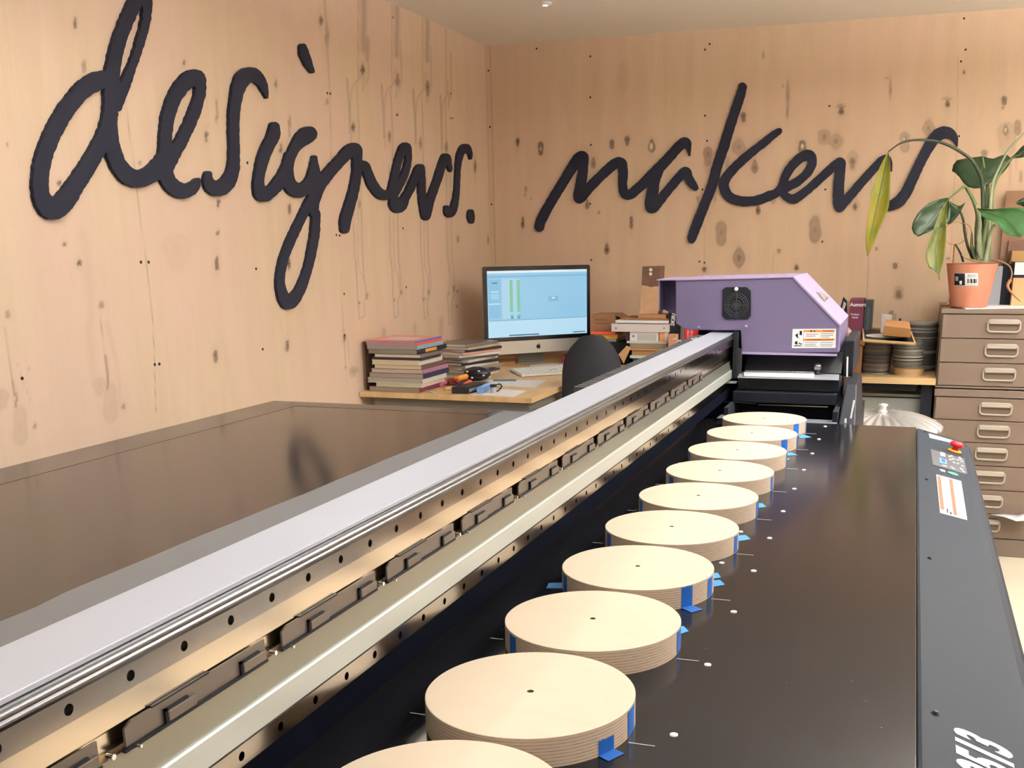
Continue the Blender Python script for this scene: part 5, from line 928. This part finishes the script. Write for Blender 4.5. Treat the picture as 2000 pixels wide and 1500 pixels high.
text('Aumort', .024, M_white, o, frame(at_y(1660, 598, 5.6185), (1, 0, 0), (0, 0, 1)), 'title_writing', bold=.0009); text('Product', .013, M_white, o, frame(at_y(1661.5, 615.5, 5.6185), (1, 0, 0), (0, 0, 1)), 'title_writing', bold=.0003); text('Guide', .013, M_white, o, frame(at_y(1663.5, 621.5, 5.6185), (1, 0, 0), (0, 0, 1)), 'title_writing', bold=.0003)
o, _ = fbox('binder', 'dark green-black binder standing right of the maroon book', 'binder', 1686, 588, 1701, 700, 5.62, .18, mat('binder_dark', (34, 40, 46), .5), z=WZ); MB().box(_[0] + .012, _[1] - .012, 5.618, 5.6195, _[4] + .16, _[5] - .03).build('spine_panel', mat('spine_green', (58, 68, 66), .5), o)
gx = at_y(1658, 665, 5.5)
A = [at_y(x, y, 5.50) for x, y in [(1656, 638), (1672, 655), (1656, 657)]]; t = MB().prism(A, [q + Vector((0, .003, 0)) for q in A]).build('paper_sheet', M_paper, weld=True); tag(t, 'white paper corner poking out left of the wooden frame', 'paper')
t = thing('cardboard_box', 'tall kraft box with open flap left of the disc stacks', 'box', at_y(1672, 741, 5.32)); b_ = fb(1655, 676, 1683, 741, 5.30, .16); MB().box(b_[0], b_[1], 5.30, 5.46, WZ, b_[5]).build('box_body', mat('kraft', (172, 128, 86), .75, noise=.05), t, bevel=.001)
A = [at_y(x, y, 5.31) for x, y in [(1655, 651), (1690, 668), (1688, 676), (1655, 662)]]; MB().prism(A, [q + Vector((0, .09, -.004)) for q in A]).build('box_flap', MATS['kraft'], t, weld=True)
# stacks of round coaster blanks
M_co = [mat('blank_grey', (98, 92, 84), .6), mat('blank_dark', (70, 68, 66), .6), mat('blank_brown', (124, 106, 92), .6), mat('blank_tan', (190, 156, 112), .6), mat('blank_light', (150, 144, 134), .6)]
r_ = .070; cp0 = MB().lathe([(0, 0), (r_ - .0008, 0), (r_, .0008), (r_, .0062), (r_ - .0008, .007), (0, .007)], 40)
protos = []
def blank(loc, mi, lb):
    if not protos: o = cp0.build('round_blank', [M_co[0]], None, local=True); protos.append(o); o.location = loc
    else: o = protos[0].copy(); COL.objects.link(o); o.location = loc
    o.material_slots[0].link = 'OBJECT'; o.material_slots[0].material = M_co[mi]; tag(o, lb, 'disc', 'stacked round blanks on the workbench'); return o
rs = random.Random(2)
def stack(cx_, cy_, n, lean, cols, name, r_sh=0.):
    z = WZ; order = ['lowest', 'second lowest', 'third lowest']
    for k in range(n):
        dx = lean(k / (n - 1)) + rs.uniform(-.0022, .0022); blank((cx_ + dx, cy_ + rs.uniform(-.003, .003), z), cols(k), 'round grey blank number %d from the bench in the %s stack' % (k + 1, name) if 0 < k < n - 1 else ('round blank at the %s of the %s stack' % ('bottom' if k == 0 else 'top', name))); z += .0072
    return z
c_1 = at_z(1713, 739, WZ); z1 = stack((at_y(1683, 735, 5.34).x + at_y(1732, 735, 5.34).x) / 2, 5.36, 25, lambda t: .012 * t, lambda k: rs.choice([0, 1, 0, 2, 0, 1]) if rs.random() > .12 else 4, 'left')
z2 = stack((at_y(1752, 735, 5.34).x + at_y(1799, 735, 5.34).x) / 2, 5.33, 23, lambda t: (-.004 if t < .25 else -.012) - .02 * max(0, t - .75) * 2, lambda k: 3 if k < 5 else (rs.choice([0, 1, 0, 0, 4]) ), 'middle')
z3 = stack((at_y(1779, 700, 5.55).x + at_y(1826, 700, 5.55).x) / 2 - .01, 5.54, 33, lambda t: 0, lambda k: (rs.choice([1, 1, 0, 1, 1, 4])) if k < 31 else 4, 'rear right')
# wooden tray-frame with a white disc, wedge etc.
FZ = max(z1, z2) + .0005
fr = thing('pine_tray', 'shallow pine frame tray lying on the two disc stacks', 'frame', at_z(1735, 665, FZ))
P4 = [at_z(x, y, FZ) for x, y in [(1685, 668), (1788, 675), (1780, 650), (1684, 642)]]; cc_ = sum(P4, Vector()) / 4
for k in range(4):
    p, q = P4[k], P4[(k + 1) % 4]; pi_, qi = p + (cc_ - p).normalized() * .022, q + (cc_ - q).normalized() * .022; MB().hexa([p, q, qi, pi_] + [v + Vector((0, 0, .012)) for v in (p, q, qi, pi_)]).build('frame_bar', mat('pine', (210, 176, 126), .6), fr, weld=True)
MB().prism([v + Vector((0, 0, .0005)) for v in P4], [v + Vector((0, 0, .003)) for v in P4]).build('frame_panel', M_black, fr)
a = MB(); a.T = Matrix.Translation(cc_ + Vector((0, -.02, .0035))); a.lathe([(0, 0), (.098, 0), (.10, .002), (.098, .005), (0, .0055)], 40); o = a.build('white_disc', M_paper, weld=True); tag(o, 'white round disc lying in the pine frame tray', 'disc')
a = MB(); a.T = Matrix.Translation(cc_ + Vector((0, -.02, .0092))); a.box(-.02, .02, -.006, .006, 0, .0012); a.build('dark_slot', M_dkgrey, o)
o = gbox('paper_sheet', 'small white note standing behind the cardboard wedge', 'paper', [(1720, 650), (1740, 652), (1739, 650)], FZ + .012, .085, M_paper)
wz = FZ + .0125; A = [at_z(1723, 660, wz), at_z(1778, 664, wz), at_z(1776, 655, wz), at_z(1727, 651, wz)]
cw = MB().hexa([A[0] + Vector((0, 0, .01)), A[1] + Vector((0, 0, .01)), A[2], A[3], A[0] + Vector((.006, 0, .055)), A[1] + Vector((-.002, 0, .05)), A[2] + Vector((-.004, 0, .062)), A[3] + Vector((.006, 0, .066))]).build('cardboard_wedge', mat('card_amber', (180, 130, 82), .75), weld=True, bevel=.002); tag(cw, 'folded brown cardboard box on top of the frame tray', 'cardboard')
for (x, y0, y1, c, lb) in [(1744, 655, 612, (150, 124, 96), 'short brown brush standing behind the cardboard wedge'), (1757, 655, 622, (44, 44, 56), 'dark pen standing behind the cardboard wedge'), (1762, 655, 629, (70, 66, 84), 'violet pen standing behind the cardboard wedge')]:
    tag(MB().cyl(at_y(x, y0, 5.5), at_y(x + 1, y1, 5.5), .006 if c[0] < 100 else .012, 8).build('pen' if c[0] < 100 else 'brush', mat('pn_%d' % c[0], c, .6)), lb, 'pen' if c[0] < 100 else 'brush')

# ------------------------------------------------------------------ ribbed metal lid with clear knob
DX_, DY_ = -.082, 4.60; lid = thing('bin_lid', 'ribbed galvanised metal lid with clear glass knob behind the printer', 'lid', (DX_, DY_, .68))
a = MB(); G = []; nseg = 160
for k, (r_, z_) in enumerate([(.0, .757), (.02, .7565), (.06, .755), (.10, .751), (.14, .744), (.18, .733), (.215, .719), (.24, .704), (.246, .698), (.246, .690)]):
    G.append([Vector((DX_ + (r_) * math.cos(t_), DY_ + r_ * math.sin(t_), z_ + (.0075 * math.cos(30 * t_) * min(1, max(0, (r_ - .07) / .07)) if k < 9 else 0))) for t_ in [2 * math.pi * j / nseg for j in range(nseg + 1)]])
a.grid(G); a.build('ribbed_dome', M_dome, lid, solid=.001)
MB().lathe([(0, .756), (.02, .756), (.021, .762), (.015, .768), (.015, .780), (.0205, .786), (.0205, .792), (0, .795)], 24, 0, (DX_, DY_), sharp=False).build('knob', mat('knob_glass', (225, 228, 225), .08, spec=.9, metal=.2), lid)
tag(MB().lathe([(0, 0), (.21, 0), (.215, .02), (.238, .688), (.232, .69), (.205, .03), (0, .025)], 48, 0, (DX_, DY_), sharp=False).build('dust_bin', M_dome), 'round galvanised bin under the ribbed metal lid', 'bin')

# ------------------------------------------------------------------ plan chests
CX0, CX1, CY0, CY1 = .137, 1.30, 5.2, 5.80
def handle(par, x, z, Y):
    a = MB(); w_, h_, r_ = .068, .026, .016; P = []
    for (cx_, cz_, a0) in ((w_ - r_, h_ - r_, 0), (-w_ + r_, h_ - r_, 90), (-w_ + r_, -h_ + r_, 180), (w_ - r_, -h_ + r_, 270)):
        for k in range(5): t_ = math.radians(a0 + 22.5 * k); P.append((x + cx_ + r_ * math.cos(t_), Y - .007, z + cz_ + r_ * math.sin(t_)))
    P.append(P[0]); P.append(P[1]); a.tube(P, .0048, 8)
    a.prism([(x - w_ + .006, Y, z + h_ + .003), (x - w_ + .006, Y - .020, z + h_ - .002), (x - w_ + .006, Y - .020, z + h_ - .016), (x - w_ + .006, Y, z + h_ - .012)], [(x + w_ - .006, Y, z + h_ + .003), (x + w_ - .006, Y - .020, z + h_ - .002), (x + w_ - .006, Y - .020, z + h_ - .016), (x + w_ - .006, Y, z + h_ - .012)])
    hd_ = a.build('handle', M_cream, par); return hd_
def chest(label, ztop, zbot, lines):
    t = thing('plan_chest', label, 'plan chest', ((CX0 + CX1) / 2, (CY0 + CY1) / 2, zbot))
    MB().box(CX0, CX1, CY0 + .014, CY1, zbot, ztop).build('carcass', M_taupel, t, bevel=.002)
    MB().box(CX0 - .004, CX1 + .004, CY0 - .004, CY0 + .016, lines[0] + .002, ztop).build('top_rail', M_taupel, t, bevel=.002)
    for i in range(len(lines) - 1):
        d_ = MB().box(CX0 + .006, CX1 - .006, CY0, CY0 + .015, lines[i + 1] + .0015, lines[i] - .0025).build('drawer', M_taupe, t, bevel=.0012)
        zc_ = lines[i] - (lines[i] - lines[i + 1]) * .47
        for x in (.405, 1.03): handle(d_, x, zc_, CY0)
    MB().box(CX0 - .003, CX1 + .003, CY0 - .006, CY0 + .016, zbot + (.004 if zbot > .1 else .0), lines[-1] - .002).build('bottom_rail', M_taupel, t, bevel=.002)
    return t
chest('upper taupe metal plan chest of three drawers with cream handles', 1.149, .788, [1.128, 1.019, .909, .802])
chest('lower taupe metal plan chest on the floor under the upper one', .786, .0, [.750, .644, .540, .432, .318, .202, .085])
a = MB(); P = [at_y(1936, 1005.5, 5.17), at_y(1960, 1009, 5.13), at_y(1985, 1018, 5.10), at_y(2012, 1016, 5.08)]; Q = [at_y(1936, 1004.5, 5.199), at_y(1965, 1004, 5.199), at_y(1988, 1006, 5.199), at_y(2015, 1000, 5.199)]; a.grid([P, Q]); tag(a.build('paper_sheet', M_paper, solid=.0008), 'white paper sheet poking out of a lower chest drawer', 'paper')

# ------------------------------------------------------------------ on the plan chest
HZ = 1.149
ps = MB().prism([at_z(x, y, HZ) for x, y in [(1849, 596.5), (1886, 604.0), (2040, 602), (2020, 588), (1851, 592)]], [at_z(x, y, HZ) + Vector((0, 0, .004)) for x, y in [(1849, 596.5), (1886, 604.0), (2040, 602), (2020, 588), (1851, 592)]]).build('paper_stack', M_paper, weld=True); tag(ps, 'white papers under the plant pot on the plan chest', 'paper')
PZ = HZ + .0045; YPt = 5.33; pc = (at_y(1862, 600, YPt).x + at_y(1921, 600, YPt).x) / 2
PT = thing('potted_plant', 'large-leaved green plant in a terracotta pot on plan chest', 'plant', (pc, YPt, PZ))
zt_ = at_y(1900, 515, YPt - .11).z
MB().lathe([(0, PZ), (.078, PZ), (.080, PZ + .003), (.112, zt_ - .004), (.115, zt_), (.110, zt_), (.104, zt_ - .02), (0, zt_ - .022)], 56, 0, (pc, YPt)).build('terracotta_pot', M_terra, PT)
MB().lathe([(0, zt_ - .012), (.06, zt_ - .010), (.1035, zt_ - .018)], 30, 0, (pc, YPt), sharp=False).build('soil', mat('soil', (52, 42, 34), .95, bump=.8, nscale=80), PT)
def potwrap(x0, x1, y0, y1, m, nm, lift=.0008, par=None):
    G = []
    for yy in np.linspace(y0, y1, 4):
        row = []
        for xx in np.linspace(x0, x1, 7):
            q = at_y(xx, yy, YPt - .1); fr_ = (q.z - PZ) / (zt_ - PZ); R_ = .079 + (.113 - .079) * fr_ + lift; dx = max(-R_ * .95, min(R_ * .95, at_y(xx, yy, YPt - R_ * .9).x - pc)); row.append(Vector((pc + dx, YPt - math.sqrt(R_ * R_ - dx * dx), q.z)))
        G.append(row)
    return MB().grid(G).build(nm, m, par or PT, solid=.0005)
lb_ = potwrap(1864.5, 1910, 533.5, 559.5, M_paper, 'pot_label'); potwrap(1864.5, 1884.5, 534, 557.5, M_blackm, 'label_black_half', .0016, lb_); potwrap(1866, 1871.5, 540.5, 549, M_gtxt, 'label_badge', .0022, lb_); potwrap(1874, 1878.5, 549, 556, M_paper, 'label_cup', .0022, lb_)
for k, (x0, x1) in enumerate([(1889, 1890.5), (1891.5, 1893), (1895, 1899), (1901, 1905), (1906, 1907.5)]): potwrap(x0, x1, 544.5, 553, M_dkgrey, 'barcode_bar', .0016, lb_)
potwrap(1889, 1907, 536.5, 538, M_gtxt, 'small_print', .0016, lb_); potwrap(1889, 1907, 540, 541.2, M_gtxt, 'small_print', .0016, lb_)
def pth(L, Ys):
    n = len(L); return crom([tuple(at_y(x, y, Ys[0] + (Ys[1] - Ys[0]) * i / (n - 1))) for i, (x, y) in enumerate(L)], 6)
def stem(L, Ys, r0, r1, m, nm='stem', par=None):
    P = pth(L, Ys); n = len(P); return MB().tube([Vector(p) for p in P], [r0 + (r1 - r0) * i / (n - 1) for i in range(n)], 8).build(nm, m, par or PT)
c5 = lambda L: [(x * .28 + 1660, y * .28 + 200) for x, y in L]
stem(c5([(925, 1110), (930, 900), (928, 700), (922, 560), (905, 500), (870, 430), (830, 385), (720, 315), (620, 275), (550, 264), (470, 262), (400, 270), (340, 292), (268, 345)]), (5.33, 5.22), .010, .0035, M_stemd)
stem(c5([(960, 1110), (965, 900), (955, 700), (960, 560), (935, 450), (925, 380)]), (5.35, 5.40), .016, .004, M_stem)
stem(c5([(940, 1110), (975, 900), (985, 740), (1000, 590), (1060, 470), (1135, 385), (1160, 375)]), (5.36, 5.34), .012, .005, M_stem)
stem(c5([(950, 1110), (970, 850), (990, 600), (1020, 500), (1100, 340), (1190, 240), (1230, 200)]), (5.34, 5.30), .009, .003, M_stemp)
stem(c5([(890, 1100), (885, 900), (890, 780), (860, 680), (820, 610), (795, 590), (740, 630), (690, 675)]), (5.32, 5.20), .012, .0035, M_stem)
stem(c5([(860, 1100), (820, 1000), (800, 900), (790, 820), (765, 750)]), (5.34, 5.28), .007, .005, M_stemd)
stem(c5([(940, 1110), (965, 1000), (985, 900), (1015, 850)]), (5.27, 5.24), .009, .008, M_stemp)
stem(c5([(905, 1110), (925, 980), (945, 860), (960, 740)]), (5.30, 5.30), .013, .010, M_stem)
stem(c5([(905, 1100), (900, 950), (905, 830), (880, 720)]), (5.29, 5.27), .014, .006, M_stemp)
stem(c5([(880, 1105), (850, 1000), (850, 900)]), (5.31, 5.31), .012, .002, M_stem); stem(c5([(915, 1110), (880, 1000), (940, 850)]), (5.28, 5.28), .004, .003, M_stemd)
stem(c5([(790, 1110), (770, 1050), (735, 990)]), (5.33, 5.28), .005, .004, M_stemd)
stem(c5([(780, 840), (830, 860), (855, 920), (860, 980)]), (5.28, 5.30), .002, .001, mat('dry_stem', (140, 112, 84), .8), 'dry_tendril')
stem(c5([(985, 1100), (1040, 1105), (1110, 1140), (1130, 1190), (1120, 1240)]), (5.30, 5.22), .0035, .003, MATS['dry_stem'], 'dry_tendril'); stem(c5([(1120, 1240), (1100, 1280), (1130, 1330), (1190, 1390)]), (5.22, 5.20), .009, .002, mat('dry_leaf', (150, 104, 72), .8), 'dry_leaf')
stem(c5([(780, 1060), (820, 1090), (900, 1110), (925, 1110)]), (5.23, 5.25), .004, .004, mat('dry_leaf2', (150, 122, 80), .8), 'dry_leaf')
def leaf(mid, left, right, Ys, fold, m, nm='leaf', curl=0.):
    n = 12
    def rs_(L): 
        L = crom(L, 6); L = np.array([p for p in L]); d_ = np.r_[0, np.cumsum(np.hypot(*np.diff(L, axis=0).T))]; t_ = np.linspace(0, d_[-1], n + 1); return np.stack([np.interp(t_, d_, L[:, 0]), np.interp(t_, d_, L[:, 1])], 1)
    Mi, Le, Ri = rs_(mid), rs_(left), rs_(right); G = []
    for i in range(n + 1):
        u = i / n; Y = Ys[0] + (Ys[1] - Ys[0]) * u; row = []
        for t_ in (-1, -.75, -.5, -.25, 0, .25, .5, .75, 1):
            e = Le[i] if t_ < 0 else Ri[i]; p = Mi[i] * (1 - abs(t_)) + e * abs(t_); row.append(at_y(p[0], p[1], Y + fold * (t_ * t_) * math.sin(math.pi * min(1, u + .08)) + .006 * math.sin(u * 19 + t_ * 3) * abs(t_) + curl * t_ * math.sin(math.pi * u)))
        G.append(row)
    lf = MB().grid(G).build(nm, m, PT, solid=.0006)
    MB().tube([G[i][4] + Vector((0, -.0012, 0)) for i in range(n + 1)], [.003 * (1 - .8 * i / n) for i in range(n + 1)], 6).build('midrib', M_stem, lf)
    return lf
leaf(c5([(268, 345), (235, 520), (195, 700), (150, 900), (122, 1075)]), c5([(265, 345), (195, 480), (150, 640), (118, 860), (108, 960), (120, 1075)]), c5([(270, 345), (283, 480), (278, 640), (265, 750), (200, 900), (150, 1030), (124, 1075)]), (5.22, 5.20), -.02, M_leafy)
leaf(c5([(925, 375), (922, 430), (915, 500), (912, 598)]), c5([(925, 375), (800, 392), (735, 410), (712, 470), (718, 502), (745, 495), (790, 560), (840, 598), (912, 598)]), c5([(925, 375), (1010, 395), (1060, 365), (1100, 365), (1125, 410), (1060, 500), (980, 560), (912, 598)]), (5.42, 5.33), .03, M_leafd)
leaf(c5([(690, 672), (640, 730), (580, 800), (475, 935)]), c5([(690, 665), (620, 675), (540, 710), (470, 780), (435, 850), (436, 905), (475, 935)]), c5([(690, 680), (700, 760), (690, 830), (640, 870), (560, 900), (475, 938)]), (5.22, 5.17), -.02, M_leafd)
leaf(c5([(695, 700), (740, 740), (770, 745), (803, 700)]), c5([(695, 690), (740, 715), (770, 720), (803, 698)]), c5([(690, 720), (675, 850), (740, 810), (803, 704)]), (5.24, 5.22), .01, M_leafd)
leaf(c5([(672, 700), (640, 800), (610, 950), (600, 1080), (622, 1245)]), c5([(660, 700), (600, 830), (560, 960), (528, 1060), (540, 1130), (575, 1180), (600, 1160), (622, 1245)]), c5([(680, 700), (672, 850), (668, 1000), (655, 1100), (635, 1180), (624, 1245)]), (5.20, 5.14), -.02, M_leafs)
leaf(c5([(890, 740), (980, 770), (1080, 810), (1150, 870), (1190, 940)]), c5([(890, 740), (990, 745), (1100, 735), (1200, 735), (1260, 760), (1280, 860), (1190, 942)]), c5([(890, 740), (930, 800), (1000, 830), (1040, 860), (1090, 920), (1150, 935), (1188, 944)]), (5.26, 5.12), -.03, M_leafm)
leaf(c5([(1130, 385), (1170, 370), (1220, 335), (1290, 290)]), c5([(1130, 382), (1160, 350), (1210, 300), (1290, 250)]), c5([(1130, 388), (1180, 388), (1230, 372), (1290, 310)]), (5.34, 5.30), .01, M_leafd)
leaf(c5([(1160, 700), (1200, 690), (1240, 700), (1290, 720)]), c5([(1160, 695), (1190, 675), (1230, 665), (1290, 690)]), c5([(1160, 705), (1190, 720), (1230, 730), (1290, 735)]), (5.36, 5.34), .01, M_leafd)
# boxes and boards behind the plant
o, _ = fbox('grey_box', 'pale grey box standing right behind the terracotta pot', 'box', 1922, 520, 1956, 588, 5.50, .10, mat('box_grey', (150, 154, 160), .5), z=HZ)
o, _ = fbox('black_box', 'black box between the grey box and the kraft box', 'box', 1957, 516, 1976, 589, 5.52, .12, M_blackm, z=HZ)
o, kb_ = fbox('cardboard_box', 'kraft box at the right image edge on the plan chest', 'box', 1977, 543, 2040, 590, 5.46, .2, mat('kraft_light', (204, 164, 116), .7), z=HZ)
o, wk = fbox('white_case', 'white and black case lying on the kraft box', 'case', 1980, 512, 2040, 536, 5.48, .16, M_blackm, z=kb_[5]); MB().box(wk[0] + .004, wk[1], wk[2] - .001, wk[2] - .0002, wk[4] + .014, wk[5]).build('white_lid', M_paper, o)
z_ = kb_[5]
fbox('cardboard_box', 'yellow-brown carton behind the white case by the wall', 'box', 1972, 490, 2040, 590, 5.66, .10, mat('kraft_y', (176, 140, 90), .7), z=HZ)
fbox('wooden_board', 'brown board leaning on the back wall behind the plant', 'board', 1955, 372, 2060, 590, 5.78, .02, mat('board_warm', (142, 106, 80), .65, noise=.08, nscale=8), z=HZ)
fbox('wooden_board', 'darker brown board in front of the tall one', 'board', 1964, 470, 2060, 590, 5.765, .012, mat('board_dark', (112, 82, 64), .65), z=HZ)
a = MB(); q = at_y(1866, 456, 5.5); a.tube([(q.x + .052 * math.cos(t_), 5.5, q.z + .052 * math.sin(t_)) for t_ in [2 * math.pi * k / 30 for k in range(31)]], .0012, 6); t = thing('brass_ornament', 'small brass wire ring ornament behind the plant stems', 'ornament', (q.x, 5.5, HZ)); a.build('wire_ring', mat('brass', (190, 130, 70), .25, metal=1.), t)
MB().cyl((q.x, 5.5, HZ), (q.x, 5.5, q.z - .05), .003, 8).build('rod', MATS['brass'], t); MB().lathe([(0, HZ), (.04, HZ), (.04, HZ + .006), (0, HZ + .008)], 24, 0, (q.x, 5.5)).build('base', MATS['brass'], t)
